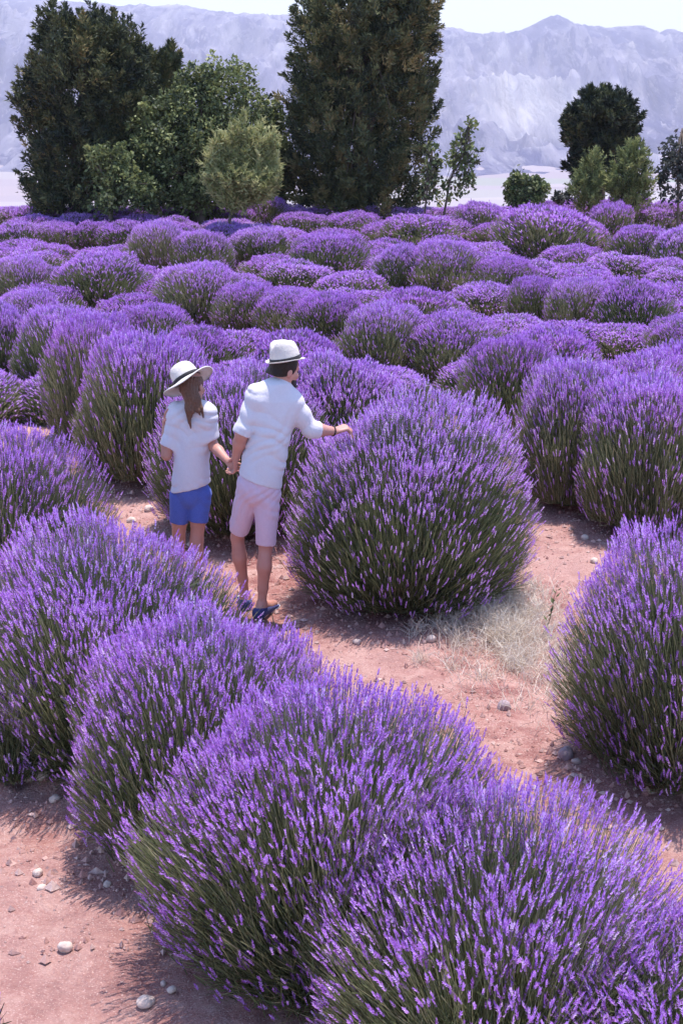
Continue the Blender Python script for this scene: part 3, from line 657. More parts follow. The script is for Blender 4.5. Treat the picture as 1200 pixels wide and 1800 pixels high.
# ------------------------------------------------------------------ trees
def tree(name, label, cat, Y, blobs, nleaf, material, trunk, style, group=None, seed=0, leaf=0.10, clump=0.30, tone=0.45, baseY=None):
    """blobs: picture ellipses (cx, cy, rx, ry) of the crown at distance Y; trunk: list of (px, py, radius px)"""
    rg = np.random.default_rng(900 + seed)
    base = at(trunk[0][0], trunk[0][1], Y); base[2] = float(gz(base[0], base[1], False)) - 0.05
    root = link(name, None, loc=base, label=label, cat=cat, group=group)
    k = mpp(Y, 250)
    mb = MB(); pts = [base] + [at(p[0], p[1], Y) for p in trunk[1:]]; rr = [p[2] * k for p in trunk]
    fine = []; fr = []
    for i in range(len(pts) - 1):
        for s in np.linspace(0, 1, 5)[:-1]:
            fine.append(pts[i] * (1 - s) + pts[i + 1] * s + rg.normal(size=3) * 0.012); fr.append(rr[i] * (1 - s) + rr[i + 1] * s)
    fine.append(pts[-1]); fr.append(rr[-1])
    mb.tube([p - base for p in fine], fr, 8)
    vols = np.array([b[2] * b[3] * (b[2]**0.5) for b in blobs]); vols /= vols.sum()
    per = {'juniper': 95, 'sparse': 16}.get(style, 42); ncl = max(10, int(nleaf / per)); which = rg.choice(len(blobs), ncl, p=vols)
    CC = np.zeros((ncl, 3)); OUT = np.zeros((ncl, 3)); SH = np.zeros(ncl)
    for ci in range(ncl):
        bx, by, rx, ry = blobs[which[ci]]; c = at(bx, by, Y); ex_, ez = rx * k, ry * k; ey = min(ex_, 1.25 * max(0.4, ex_))
        v = rg.normal(size=3); v /= np.linalg.norm(v); sh = rg.random()**(0.25) * rg.choice([1.0, 1.0, 1.0, 1.12]); OUT[ci] = v; SH[ci] = sh
        CC[ci] = c + v * sh * np.array([ex_, ey, ez]) * 0.93
    for ci in rg.choice(ncl, min(ncl, 18 if style != 'sparse' else 40), replace=False):     # limbs reach some of the clumps
        j = rg.integers(len(fine) // 3, len(fine)); p0 = fine[j]; p1 = CC[ci]; pm = (p0 + p1) / 2 + np.array([0, 0, -0.08]) + rg.normal(size=3) * 0.05
        r0 = max(fr[j] * 0.5, 0.012) if style != 'sparse' else 0.010; mb.tube([p0 - base, pm - base, p1 - base], [r0, r0 * .6, 0.005], 5)
    link('trunk', mb.mesh('trunk', M_BARK, True), root)
    nper = nleaf // ncl; n = ncl * nper; idx = np.repeat(np.arange(ncl), nper)
    upw, spread, lenf, wf = {'juniper': (1.1, 0.21, 1.35, .20), 'willow': (1.1, 0.22, 1.7, .13), 'sparse': (0.7, 0.35, 1.4, .27), 'broad': (0.75, 0.42, 1.25, .26)}[style]
    AX = OUT * np.array([1, 1, .5]) + np.array([0, 0, upw]) + rg.normal(size=(ncl, 3)) * 0.35; AX /= np.linalg.norm(AX, axis=1)[:, None]
    cl = clump * lenf * rg.uniform(0.55, 1.3, ncl)
    t = rg.random(n)**0.85; RD = rg.normal(size=(n, 3)); RD -= AX[idx] * (RD * AX[idx]).sum(1)[:, None]
    wdt = clump * (spread / 0.3) * 0.62 * (np.sin(np.pi * np.clip(0.12 + 0.88 * t, 0, 1))**0.7 * (1.15 - 0.55 * t))
    P = CC[idx] + AX[idx] * ((t - 0.45) * cl[idx])[:, None] + RD * (0.55 * wdt)[:, None]
    D = AX[idx] * (1.0 if style in ('juniper', 'willow') else 0.45) + RD * 0.6 + rg.normal(size=(n, 3)) * (0.35 if style in ('juniper', 'willow') else 0.7)
    D /= np.linalg.norm(D, axis=1)[:, None]
    L = leaf * rg.uniform(0.6, 1.35, n); wd = L * wf
    ctone = np.clip(tone + 0.24 * rg.normal(size=ncl) + 0.25 * (fbm(CC[:, 0] * .8 + 20, CC[:, 2] * .8 + seed, 2) - .5), 0, 1)
    a, _ = rand_frames(D, rg)
    if style in ('juniper', 'willow'):
        Vq = np.stack([P - D * (L * .4)[:, None] - a * wd[:, None], P - D * (L * .4)[:, None] + a * wd[:, None], P + D * (L * .6)[:, None]], 1) - base; kk = 3
    else:
        Vq = np.stack([P - D * (L * .5)[:, None], P + a * wd[:, None], P + D * (L * .5)[:, None], P - a * wd[:, None]], 1) - base; kk = 4
    link('crown', mesh_np('crown', Vq.reshape(-1, 3), [np.arange(kk * n).reshape(-1, kk)], False, np.repeat(ctone[idx] + 0.12 * rg.normal(size=n), kk), [material]), root)
    return root
tree('juniper_tree', 'tallest dark juniper, its top cut by the upper edge of the photo', 'tree', 33.0,
     [(640, 40, 128, 80), (640, 120, 128, 90), (632, 210, 132, 100), (625, 290, 125, 66), (560, 190, 66, 80), (690, 100, 84, 90), (545, 125, 45, 55), (560, 30, 46, 40), (700, 190, 66, 80), (660, -60, 110, 90), (720, 30, 60, 70), (610, 335, 90, 30), (640, 345, 115, 34), (535, 310, 44, 56), (725, 300, 46, 62), (600, 350, 80, 22)],
     165000, M_JUN, [(640, 378, 22), (640, 250, 17), (645, 100, 11), (650, -60, 4)], 'juniper', seed=1, leaf=0.092, clump=0.34, tone=0.52)
tree('juniper_tree', 'broad dark juniper at the left with a ragged flat top', 'tree', 32.0,
     [(150, 150, 100, 110), (115, 80, 50, 62), (170, 70, 62, 52), (205, 110, 55, 70), (70, 160, 34, 70), (48, 195, 24, 52), (140, 260, 88, 80), (110, 320, 68, 44), (215, 180, 56, 90), (200, 290, 60, 60), (75, 310, 32, 50), (90, 50, 24, 40), (245, 130, 26, 50), (140, 345, 90, 28), (75, 345, 34, 28)],
     120000, M_JUN, [(140, 385, 16), (140, 260, 12), (150, 120, 6), (150, 40, 3)], 'juniper', seed=2, leaf=0.092, clump=0.34, tone=0.48)
tree('juniper_tree', 'small brown tinged juniper peeking between the left juniper and the green tree', 'tree', 33.5,
     [(285, 160, 40, 62), (270, 130, 26, 44), (300, 110, 16, 30), (280, 220, 44, 50)], 20000, M_JUN, [(282, 385, 8), (282, 240, 6), (290, 120, 2)], 'juniper', seed=3, leaf=0.12, clump=0.24, tone=0.62)
tree('broadleaf_tree', 'bushy mid green tree between the left juniper and the pale shrub', 'tree', 31.5,
     [(340, 230, 84, 80), (392, 160, 50, 60), (440, 200, 22, 50), (262, 250, 30, 70), (345, 180, 40, 60), (430, 290, 36, 70), (300, 270, 74, 74), (400, 260, 52, 80), (330, 320, 88, 40), (280, 230, 44, 60), (350, 140, 24, 40), (420, 150, 26, 36), (260, 320, 40, 40), (330, 348, 88, 24), (400, 335, 40, 34)],
     46000, M_BROAD, [(350, 385, 12), (348, 260, 9), (355, 150, 3)], 'broad', seed=4, leaf=0.09, clump=0.28, tone=0.5)
tree('green_shrub', 'green shrub in front of the foot of the left juniper', 'shrub', 30.5,
     [(190, 300, 30, 50), (172, 270, 18, 30), (222, 325, 44, 40), (212, 285, 20, 34), (250, 335, 30, 36), (160, 325, 18, 36), (195, 352, 50, 20)], 6500, M_BROAD, [(195, 385, 5), (195, 320, 4), (195, 270, 2)], 'broad', seed=5, leaf=0.09, clump=0.22, tone=0.34)
tree('broadleaf_tree', 'dark green small tree tucked against the left side of the tallest juniper', 'tree', 33.5,
     [(480, 260, 38, 70), (470, 210, 26, 40), (495, 310, 40, 44), (475, 330, 34, 34)], 9000, M_BROAD, [(485, 385, 7), (482, 280, 5), (478, 200, 2)], 'broad', seed=6, leaf=0.11, clump=0.26, tone=0.3)
tree('pale_shrub', 'pale yellow green sapling with a thin bare trunk amid the far lavender', 'sapling', 29.0,
     [(378, 300, 16, 36), (400, 272, 15, 48), (426, 252, 17, 50), (452, 272, 17, 48), (476, 300, 17, 36), (418, 318, 44, 30), (448, 326, 40, 24), (385, 330, 24, 20), (388, 262, 11, 26), (470, 258, 11, 26), (415, 348, 34, 16)], 22000, M_PALE, [(402, 402, 3.2), (406, 350, 3), (420, 290, 2), (428, 230, 1)], 'willow', seed=7, leaf=0.12, clump=0.24, tone=0.68)
tree('slender_tree', 'thin sparse leafy tree just right of the tallest juniper', 'tree', 31.0,
     [(818, 260, 20, 34), (828, 300, 20, 24), (800, 275, 18, 30), (826, 225, 9, 18), (812, 320, 18, 20), (795, 335, 26, 20), (784, 352, 16, 14)], 850, M_BROAD, [(772, 372, 2.4), (790, 320, 2), (812, 270, 1.6), (826, 212, 0.8)], 'sparse', seed=8, leaf=0.11, clump=0.20, tone=0.3)
tree('slender_tree', 'wispy low sapling close against the right side of the tallest juniper', 'tree', 31.0,
     [(756, 280, 16, 28), (752, 325, 14, 26), (768, 300, 12, 24), (750, 352, 16, 12)], 420, M_BROAD, [(745, 378, 2), (750, 320, 1.6), (760, 262, 0.8)], 'sparse', seed=9, leaf=0.10, clump=0.18, tone=0.22)
tree('round_shrub', 'small round green shrub alone on the field edge', 'shrub', 31.0,
     [(922, 328, 32, 26), (908, 338, 22, 22), (940, 335, 20, 22), (924, 354, 30, 14)], 5500, M_BROAD, [(925, 375, 4), (923, 345, 3), (922, 315, 1.5)], 'broad', seed=10, leaf=0.085, clump=0.16, tone=0.42)
tree('juniper_tree', 'dark rounded juniper at the right with a jagged top', 'tree', 35.0,
     [(1055, 215, 62, 54), (1020, 230, 36, 56), (1090, 225, 36, 50), (1050, 280, 50, 50), (1020, 285, 28, 44), (1040, 170, 24, 18), (1098, 185, 16, 28), (1070, 180, 26, 26)], 50000, M_JUN, [(1055, 375, 9), (1055, 280, 7), (1055, 190, 3)], 'juniper', seed=11, leaf=0.115, clump=0.24, tone=0.25)
tree('green_shrub', 'pointed grey green shrub in front of the dark rounded juniper, the left one of two', 'shrub', 31.5,
     [(1035, 315, 26, 30), (1040, 285, 16, 24), (1022, 335, 22, 20), (1034, 354, 24, 16)], 9000, M_BROAD, [(1035, 378, 4), (1036, 320, 3), (1040, 270, 1)], 'willow', seed=12, leaf=0.085, clump=0.16, tone=0.50)
tree('green_shrub', 'fresh green shrub in front of the dark rounded juniper, the right one of two', 'shrub', 31.5,
     [(1108, 300, 34, 40), (1090, 320, 32, 26), (1122, 325, 24, 26), (1112, 270, 20, 20), (1106, 352, 34, 18)], 13000, M_BROAD, [(1108, 378, 4), (1108, 310, 3), (1110, 265, 1)], 'willow', seed=13, leaf=0.09, clump=0.18, tone=0.56)
tree('slender_tree', 'thin violet grey tree cut by the right edge of the photo', 'tree', 31.5,
     [(1190, 275, 24, 40), (1180, 310, 26, 32), (1200, 240, 14, 24), (1215, 290, 26, 40), (1165, 295, 12, 20), (1186, 345, 34, 18)], 2000, M_GREY, [(1192, 378, 2.4), (1192, 320, 2), (1195, 260, 1.4), (1198, 225, 0.8)], 'sparse', seed=14, leaf=0.10, clump=0.20, tone=0.45)
tree('low_shrub', 'tiny grey green shrub on the field edge left of the two front shrubs', 'shrub', 31.5,
     [(986, 346, 14, 9)], 700, M_GREY, [(986, 372, 2), (986, 358, 1.5), (986, 340, 1)], 'broad', seed=15, leaf=0.07, clump=0.12, tone=0.6)
print('t trees', time.time() - T0)
# ------------------------------------------------------------------ people: one continuous surface each, from a smooth distance field
class Field:
    def __init__(s, lo, hi, h):
        s.lo = np.array(lo, float); s.h = h; s.n = np.ceil((np.array(hi) - s.lo) / h).astype(int) + 1
        s.ax = [(s.lo[i] + h * np.arange(s.n[i])).astype(np.float32) for i in range(3)]
        s.d = np.full(s.n, 1.0, np.float32)
    def sl(s, lo, hi):
        a = np.clip(np.floor((np.array(lo) - s.lo) / s.h).astype(int), 0, s.n - 1); b = np.clip(np.ceil((np.array(hi) - s.lo) / s.h).astype(int) + 1, 1, s.n)
        return tuple(slice(i, max(j, i + 1)) for i, j in zip(a, b))
    def co(s, q): return s.ax[0][q[0]][:, None, None], s.ax[1][q[1]][None, :, None], s.ax[2][q[2]][None, None, :]
    def put(s, q, e, k):
        d = s.d[q]; hh = np.clip(0.5 + 0.5 * (d - e) / k, 0, 1); s.d[q] = d * (1 - hh) + e * hh - k * hh * (1 - hh)
    def cone(s, a, b, ra, rb, k=0.02, flat=False):
        a = np.array(a, float); b = np.array(b, float); m = max(ra, rb) + k + 0.03
        q = s.sl(np.minimum(a, b) - m, np.maximum(a, b) + m); x, y, z = s.co(q); ba = b - a; L2 = ba @ ba
        t = ((x - a[0]) * ba[0] + (y - a[1]) * ba[1] + (z - a[2]) * ba[2]) / L2; tc = np.clip(t, 0, 1)
        e = np.sqrt((x - a[0] - ba[0] * tc)**2 + (y - a[1] - ba[1] * tc)**2 + (z - a[2] - ba[2] * tc)**2) - (ra + (rb - ra) * tc)
        if flat: e = np.maximum(e, (t - 1) * math.sqrt(L2))
        s.put(q, e, k)
    def chain(s, pts, rs, k=0.02):
        for i in range(len(pts) - 1): s.cone(pts[i], pts[i + 1], rs[i], rs[i + 1], k)
    def ell(s, c, r, k=0.02, rot=None):
        c = np.array(c, float); r = np.array(r, float); m = r.max() + k + 0.02; q = s.sl(c - m, c + m); x, y, z = s.co(q)
        X = [x - c[0], y - c[1], z - c[2]]
        if rot is not None: X = [X[0] * rot[0][i] + X[1] * rot[1][i] + X[2] * rot[2][i] for i in range(3)]
        k0 = np.sqrt(sum((X[i] / r[i])**2 for i in range(3))); k1 = np.sqrt(sum((X[i] / r[i]**2)**2 for i in range(3))) + 1e-6
        s.put(q, k0 * (k0 - 1) / k1, k)
    def loft(s, keys, k=0.02, pw=2.3):
        """keys (z, cx, cy, a, b) from low to high: stacked rounded sections"""
        K = np.array(sorted(keys)); zz = s.ax[2]; m = 0.08
        q = s.sl([(K[:, 1] - K[:, 3]).min() - m, (K[:, 2] - K[:, 4]).min() - m, K[0, 0] - m], [(K[:, 1] + K[:, 3]).max() + m, (K[:, 2] + K[:, 4]).max() + m, K[-1, 0] + m])
        x, y, z = s.co(q); zf = z.ravel(); f = lambda i: np.interp(zf, K[:, 0], K[:, i])[None, None, :].astype(np.float32)
        a, b = f(3), f(4)
        rr = (np.abs((x - f(1)) / a)**pw + np.abs((y - f(2)) / b)**pw)**(1 / pw)
        e = (rr - 1) * np.minimum(a, b)
        e = np.maximum(e, np.maximum(K[0, 0] - z, z - K[-1, 0]))
        s.put(q, e, k)
    def cut(s, p, n):                  # remove everything on the side the normal points to
        x, y, z = s.co((slice(None),) * 3); n = np.array(n, float); n /= np.linalg.norm(n)
        s.d = np.maximum(s.d, (x - p[0]) * n[0] + (y - p[1]) * n[1] + (z - p[2]) * n[2]).astype(np.float32)
    def wrinkle(s, amp, fn):
        x, y, z = s.co((slice(None),) * 3); q = np.abs(s.d) < 0.06
        w_ = np.broadcast_to(fn(x, y, z), s.d.shape); s.d = np.where(q, s.d + amp * w_, s.d).astype(np.float32)
    def mesh(s, name, mats, origin, relax=2):
        d = np.pad(s.d, 1, constant_values=1.0); ins = d < 0
        c = sum(ins[i:i + ins.shape[0] - 1, j:j + ins.shape[1] - 1, k:k + ins.shape[2] - 1].astype(np.int8) for i in (0, 1) for j in (0, 1) for k in (0, 1))
        act = (c > 0) & (c < 8); ids = np.full(act.shape, -1, np.int64); ijk = np.argwhere(act); ids[act] = np.arange(len(ijk))
        acc = np.zeros((len(ijk), 3)); cnt = np.zeros(len(ijk))
        for axis in range(3):
            for u in (0, 1):
                for v in (0, 1):
                    o = [0, 0, 0]; oth = [i for i in range(3) if i != axis]; o[oth[0]] = u; o[oth[1]] = v; p0 = ijk + o; p1 = p0.copy(); p1[:, axis] += 1
                    d0 = d[tuple(p0.T)]; d1 = d[tuple(p1.T)]; m = (d0 < 0) != (d1 < 0); t = np.where(m, d0 / np.where(m, d0 - d1, 1), 0)
                    pt = p0.astype(float); pt[:, axis] += t; acc[m] += pt[m]; cnt[m] += 1
        P = acc / cnt[:, None]; V = s.lo + (P - 1) * s.h
        Fq = []
        for axis in range(3):
            a0 = [slice(1, -1)] * 3; a0[axis] = slice(0, -1); a1 = list(a0); a1[axis] = slice(1, None)
            i0 = ins[tuple(a0)]; i1 = ins[tuple(a1)]
            e = np.argwhere(i0 != i1); flip = i0[tuple(e.T)]
            e = e + 1; e[:, axis] -= 1
            u, v = [(1, 2), (2, 0), (0, 1)][axis]; U = np.zeros(3, int); U[u] = 1; Wv = np.zeros(3, int); Wv[v] = 1
            qd = np.stack([ids[tuple((e - U - Wv).T)], ids[tuple((e - Wv).T)], ids[tuple(e.T)], ids[tuple((e - U).T)]], 1)
            qd[~flip] = qd[~flip][:, ::-1]; Fq.append(qd)
        Fq = np.concatenate(Fq); Fq = Fq[(Fq >= 0).all(1)]
        for _ in range(relax):
            sm = np.zeros_like(V); ct = np.zeros(len(V))
            for i in range(4):
                np.add.at(sm, Fq[:, i], V[Fq[:, (i + 1) % 4]]); np.add.at(ct, Fq[:, i], 1)
                np.add.at(sm, Fq[:, i], V[Fq[:, (i + 3) % 4]]); np.add.at(ct, Fq[:, i], 1)
            V = 0.5 * V + 0.5 * sm / ct[:, None]
        return mesh_np(name, V - origin, [Fq], True, None, mats)
def unit(v): v = np.array(v, float); return v / np.linalg.norm(v)
def rotv(v, ax, a):
    ax = unit(ax); v = np.array(v, float); return v * math.cos(a) + np.cross(ax, v) * math.sin(a) + ax * (ax @ v) * (1 - math.cos(a))
def hand(fd, W, fwd, palm, side, size, curls, thumb=0.6):
    """W wrist, fwd knuckle direction, palm the way the palm faces, side the thumb side"""
    fwd = unit(fwd); side = unit(np.array(side) - fwd * (np.array(side) @ fwd)); palm = unit(np.array(palm) - fwd * (np.array(palm) @ fwd)); lat = side
    sc = size / 0.185
    for i, (off, ml, ls) in enumerate(((0.030, .092, (.040, .025, .020)), (0.010, .096, (.044, .029, .021)), (-0.010, .090, (.041, .027, .020)), (-0.028, .080, (.032, .020, .018)))):
        kn = W + (fwd * ml + lat * off) * sc; fd.cone(W + lat * off * .6 * sc, kn, .0135 * sc, .0115 * sc, .012)
        p = kn; dv = fwd + lat * off * 1.5; r = (.0098, .0092, .0084, .0074)
        for j, l in enumerate(ls):
            dv = rotv(unit(dv), np.cross(dv, palm), curls[i] * (0.8, 1.0, .7)[j]); q = p + unit(dv) * l * sc; fd.cone(p, q, r[j] * sc, r[j + 1] * sc, .003); p = q
    t0 = W + (fwd * .022 + lat * .024 + palm * .006) * sc; t1 = t0 + unit(fwd * .7 + lat * .6 + palm * .25) * .042 * sc; t2 = t1 + unit(fwd * .9 + lat * .1 + palm * thumb) * .032 * sc; t3 = t2 + unit(fwd * .9 - lat * .2 + palm * thumb) * .024 * sc
    fd.chain([t0, t1, t2, t3], [.0135 * sc, .0115 * sc, .0102 * sc, .0082 * sc], .006)
def head(fd, c, f, u, sc=1.0, jaw=1.0):
    """c centre of the skull, f the way the face looks, u up"""
    f = unit(f); u = unit(u - f * (np.array(u) @ f)); r = np.cross(f, u); R = np.array([r, f, u]).T
    g = lambda a, b, e: c + (r * a + f * b + u * e) * sc
    fd.ell(g(0, -.005, .03), np.array([.074, .094, .088]) * sc, .02, R)
    fd.ell(g(0, .022, -.045), np.array([.060 * jaw, .072, .072]) * sc, .03, R)
    fd.cone(g(-.018, .072, -.094), g(.018, .072, -.094), .018 * sc, .018 * sc, .02)
    fd.cone(g(0, .088, .012), g(0, .108, -.028), .009 * sc, .014 * sc, .012)
    fd.cone(g(-.026, .083, .022), g(.026, .083, .022), .012 * sc, .012 * sc, .014)
    fd.cone(g(-.02, .086, -.062), g(.02, .086, -.062), .009 * sc, .009 * sc, .008)
    for e in (-1, 1):
        fd.ell(g(e * .076, -.008, -.008), np.array([.010, .019, .031]) * sc, .006, R); fd.cone(g(e * .052, .062, -.022), g(e * .04, .07, -.03), .018 * sc, .016 * sc, .02)
    return g, R
def eyes(root, g, origin, sc):
    for e in (-1, 1):
        link('eye', mesh_np('eye', IV1 * .0095 * sc, [IF1], True, None, [M_EYE]), root, loc=g(e * .031, .080, .002) - origin)
def revolve(name, prof, material, nseg=72, fn=None):
    prof = np.array(prof); a = np.linspace(0, 2 * math.pi, nseg, endpoint=False)
    V = np.stack([prof[:, 0][:, None] * np.cos(a), prof[:, 0][:, None] * np.sin(a), np.repeat(prof[:, 1][:, None], nseg, 1)], -1)
    if fn is not None: V = fn(V, a)
    i = np.arange(len(prof) * nseg).reshape(len(prof), nseg); j = np.roll(i, -1, 1)
    Fq = np.stack([i[:-1], j[:-1], j[1:], i[1:]], -1).reshape(-1, 4)
    return mesh_np(name, V.reshape(-1, 3), [Fq], True, None, [material])
def basis(f, u):
    f = unit(f); u = unit(np.array(u) - f * (np.array(u) @ f)); r = np.cross(f, u)
    return Matrix(((r[0], f[0], u[0]), (r[1], f[1], u[1]), (r[2], f[2], u[2])))
def folds(seed, diag):
    ph = np.random.default_rng(seed).random(10) * 6.28
    def fn(x, y, z):
        w1 = z + diag * x + .03 * np.sin(19 * x + ph[0]) + .02 * np.sin(23 * z + ph[1]) + .02 * np.sin(15 * y + ph[6])
        w2 = z * .8 - 1.2 * diag * x + .03 * np.sin(17 * z + ph[2]) + .02 * np.sin(21 * x + ph[3])
        a = 1 - 2 * np.abs(np.sin(36 * w1)) ** .8; b = 1 - 2 * np.abs(np.sin(47 * w2)) ** .8
        c = np.sin(50 * x + 9 * z + 2 * np.sin(12 * z + ph[4]))
        return 0.7 * a * np.clip(.35 + .8 * np.sin(11 * x + 8 * z + ph[5]), 0, 1) + 0.6 * b * np.clip(.3 + .8 * np.sin(13 * z - 7 * x + ph[7]), 0, 1) + 0.22 * c
    return fn

# ---------------- the man
YM = gp(462, 1084)[1]
def mp(px, py, dy=0.0): return at(px, py, YM + dy)
k1 = mpp(YM, 850)
Om = gp(452, 1076); Om[2] = float(gz(Om[0], Om[1]))
def foot_ground(p): q = p.copy(); q[2] = float(gz(p[0], p[1])); return q
ankR = mp(460, 1058, 0.0); ankL = mp(431, 1046, 0.20)
for a_ in (ankR, ankL): a_[2] = float(gz(a_[0], a_[1])) + 0.085
kneeR = mp(467, 962, 0.02); kneeL = mp(417, 944, 0.16); hipR = mp(470, 862, 0.02); hipL = mp(440, 858, 0.04)
toeR = ankR + np.array([0.075, 0.165, -0.052]); toeL = ankL + np.array([-0.02, 0.18, -0.052])
shL = mp(453, 694, 0.03); shR = mp(511, 704, 0.06); neck0 = mp(489, 684, 0.06); hc = mp(500, 650, 0.09)
elL = mp(425, 764, -0.02); wrL = mp(414, 806, 0.06)
elR = mp(547, 755, 0.08); wrR = mp(588, 758, 0.17)
face_m = unit([0.78, 0.58, -0.22]); up_m = unit([0.16, 0.02, 1.0])
lo = np.array([mp(395, 900)[0] - .1, YM - .35, -0.05]); hi = np.array([mp(610, 800)[0] + .12, YM + .72, mp(500, 600)[2] + .05])
fd = Field(lo, hi, 0.0065)
hipc = (hipL + hipR) / 2
fd.ell(hipc + [0, 0, .03], (.145, .10, .10), .03); fd.ell(mp(468, 800, .04), (.125, .085, .14), .05); fd.ell(mp(480, 735, .05), (.145, .095, .13), .05)
fd.cone(shL, shR, .05, .05, .05); fd.cone(neck0 - [0, 0, .04], mp(498, 664, .08), .062, .054, .03)
g_m, Rm = head(fd, hc, face_m, up_m, 1.0, 1.0)
for hp, kn, an in ((hipL, kneeL, ankL), (hipR, kneeR, ankR)):
    fd.chain([hp, hp * .5 + kn * .5, kn], [.078, .058, .044], .03)
    cf = kn * .68 + an * .32 + np.array([0, -.018, 0]); fd.chain([kn, cf, kn * .3 + an * .7, an], [.043, .046, .034, .028], .02)
    fd.ell(kn * .72 + an * .28 + np.array([0.0, -.022, 0]), (.036, .036, .085), .03)
for an, to in ((ankL, toeL), (ankR, toeR)):
    hl = an + np.array([-(to - an)[0] * .25, -.045, -.045]); fd.chain([an, hl], [.034, .032], .02); fd.chain([an, (an + to) / 2 - [0, 0, .01], to], [.034, .034, .026], .02)
for sh, el, wr in ((shL, elL, wrL), (shR, elR, wrR)):
    fd.chain([sh, sh * .5 + el * .5, el], [.056, .050, .042], .03); fd.chain([el, el * .65 + wr * .35, wr], [.042, .043, .027], .02)
hand(fd, wrR, unit([.80, .50, .16]), [.1, -.15, -1], [-.45, .75, .2], .19, (1.0, 1.05, 1.1, 1.1), .5)
clasp = mp(413, 822, .09)
hand(fd, wrL, clasp - wrL + np.array([0, .02, -.03]), [-.75, .3, .1], [-.1, .95, .3], .185, (.55, .6, .6, .65), .7)
man = link('person', None, loc=Om, label='man in white rolled sleeve shirt and pale pink shorts reaching for a bush', cat='person')
body_man = link('body', fd.mesh('body', [M_SKINM], Om, 2), man)
# shirt
fs = Field([lo[0], lo[1], mp(450, 880)[2]], [hi[0], hi[1], mp(500, 655)[2]], 0.0065)
def sec(py, xl, xr, cy, b, ex=0.0):
    l, r = mp(xl, py, cy), mp(xr, py, cy); return (l[2], (l[0] + r[0]) / 2, YM + cy, (r[0] - l[0]) / 2 + ex, b)
fs.loft([sec(872, 412, 492, .03, .135), sec(840, 417, 497, .03, .135), sec(800, 427, 505, .035, .125), sec(760, 436, 512, .045, .128), sec(725, 441, 518, .05, .122), sec(700, 447, 519, .055, .10), sec(688, 458, 510, .06, .075), sec(678, 470, 505, .06, .065)], .03)
nb = mp(488, 684, .055); fs.cone(nb, shL + [.006, 0, -.004], .068, .062, .06); fs.cone(nb, shR + [-.006, 0, -.004], .068, .064, .06)
fs.cone(shL + [.012, 0, -.03], shR + [-.012, 0, -.03], .082, .082, .07); fs.ell(mp(509, 728, .09), (.07, .10, .085), .05); fs.ell(mp(450, 728, .04), (.06, .09, .08), .05)
for sh, el, wr, rr in ((shL, elL, wrL, (.064, .062, .062)), (shR, elR, elR + (wrR - elR) * .8, (.066, .062, .058))):
    fs.chain([sh, sh * .5 + el * .5], rr[:2], .03)
    if sh is shL: fs.cone(sh * .5 + el * .5, el, rr[1], rr[2], .015, True); fs.cone(sh * .12 + el * .88, el, rr[2] + .008, rr[2] + .006, .004, True)
    else:
        fs.cone(sh * .5 + el * .5, el, rr[1], rr[2], .02); ce = el + (wrR - el) * .30; fs.cone(el, ce, rr[2], .052, .02, True); fs.cone(el + (wrR - el) * .16, ce, .057, .057, .004, True)
fs.wrinkle(.0066, folds(3, .55))
l_, r_ = mp(418, 832, 0), mp(493, 858, 0)
fs.cut(l_ * .5 + r_ * .5, np.cross(r_ - l_, [0, 1, 0]) * np.array([1, 0, 1]) * (1 if np.cross(r_ - l_, [0, 1, 0])[2] < 0 else -1))
link('shirt', fs.mesh('shirt', [M_SHIRT], Om, 1), man)
fc = Field(neck0 - [.12, .12, .05], neck0 + [.14, .12, .12], .004)
fc.cone(neck0 + [0, -.004, .0], mp(494, 670, .07), .071, .064, .01, True); fc.cut(mp(494, 671, .07), [.25, .45, 1])
link('collar', fc.mesh('collar', [M_SHIRT], Om, 1), man)
# shorts
ft = Field([lo[0], lo[1], mp(450, 975)[2]], [hi[0] - .4, hi[1], mp(450, 790)[2]], .0065)
ft.ell(hipc + [.0, 0, .04], (.144, .118, .112), .03); ft.cone(mp(465, 812, .035), hipc, .12, .12, .03)
hemL = kneeL + (hipL - kneeL) * .12 + [0, .0, .0]; hemR = kneeR + (hipR - kneeR) * .06
ft.cone(hipL, hemL, .090, .066, .012, True); ft.cone(hipR, hemR, .090, .066, .012, True)
ft.wrinkle(.006, folds(9, .9)); ft.cut(mp(460, 806, 0), [0, 0, 1])
link('shorts', ft.mesh('shorts', [M_SHORTM], Om, 1), man)
for an, to in ((ankL, toeL), (ankR, toeR)):
    f2 = Field(np.minimum(an, to) - [.12, .14, .1], np.maximum(an, to) + [.12, .1, .02], .005)
    hl = an + np.array([-(to - an)[0] * .25, -.045, -.045]); f2.chain([hl + [0, 0, .022], hl], [.040, .040], .02); f2.cone(hl, to, .041, .036, .02); f2.cone(an - [0, 0, .03], (an + to) / 2 - [0, 0, .018], .042, .038, .03); f2.ell(to - [.008, .02, 0], (.044, .05, .03), .02)
    f2.cut(an + [0, 0, -.018], [0, 0.25, 1]); bz = float(gz(an[0], an[1])) + .004; f2.cut([0, 0, bz], [0, 0, -1])
    sh_ = link('shoe', f2.mesh('shoe', [M_SHOE], Om, 1), man)
    f3 = Field(np.minimum(an, to) - [.12, .14, .1], np.maximum(an, to) + [.12, .1, .02], .004)
    f3.cone(hl, to, .045, .040, .02); f3.ell(to - [.008, .02, 0], (.048, .054, .034), .02); f3.cut([0, 0, bz + .018], [0, 0, 1]); f3.cut([0, 0, bz - .006], [0, 0, -1])
    link('sole', f3.mesh('sole', [M_SOLE], Om, 1), sh_)
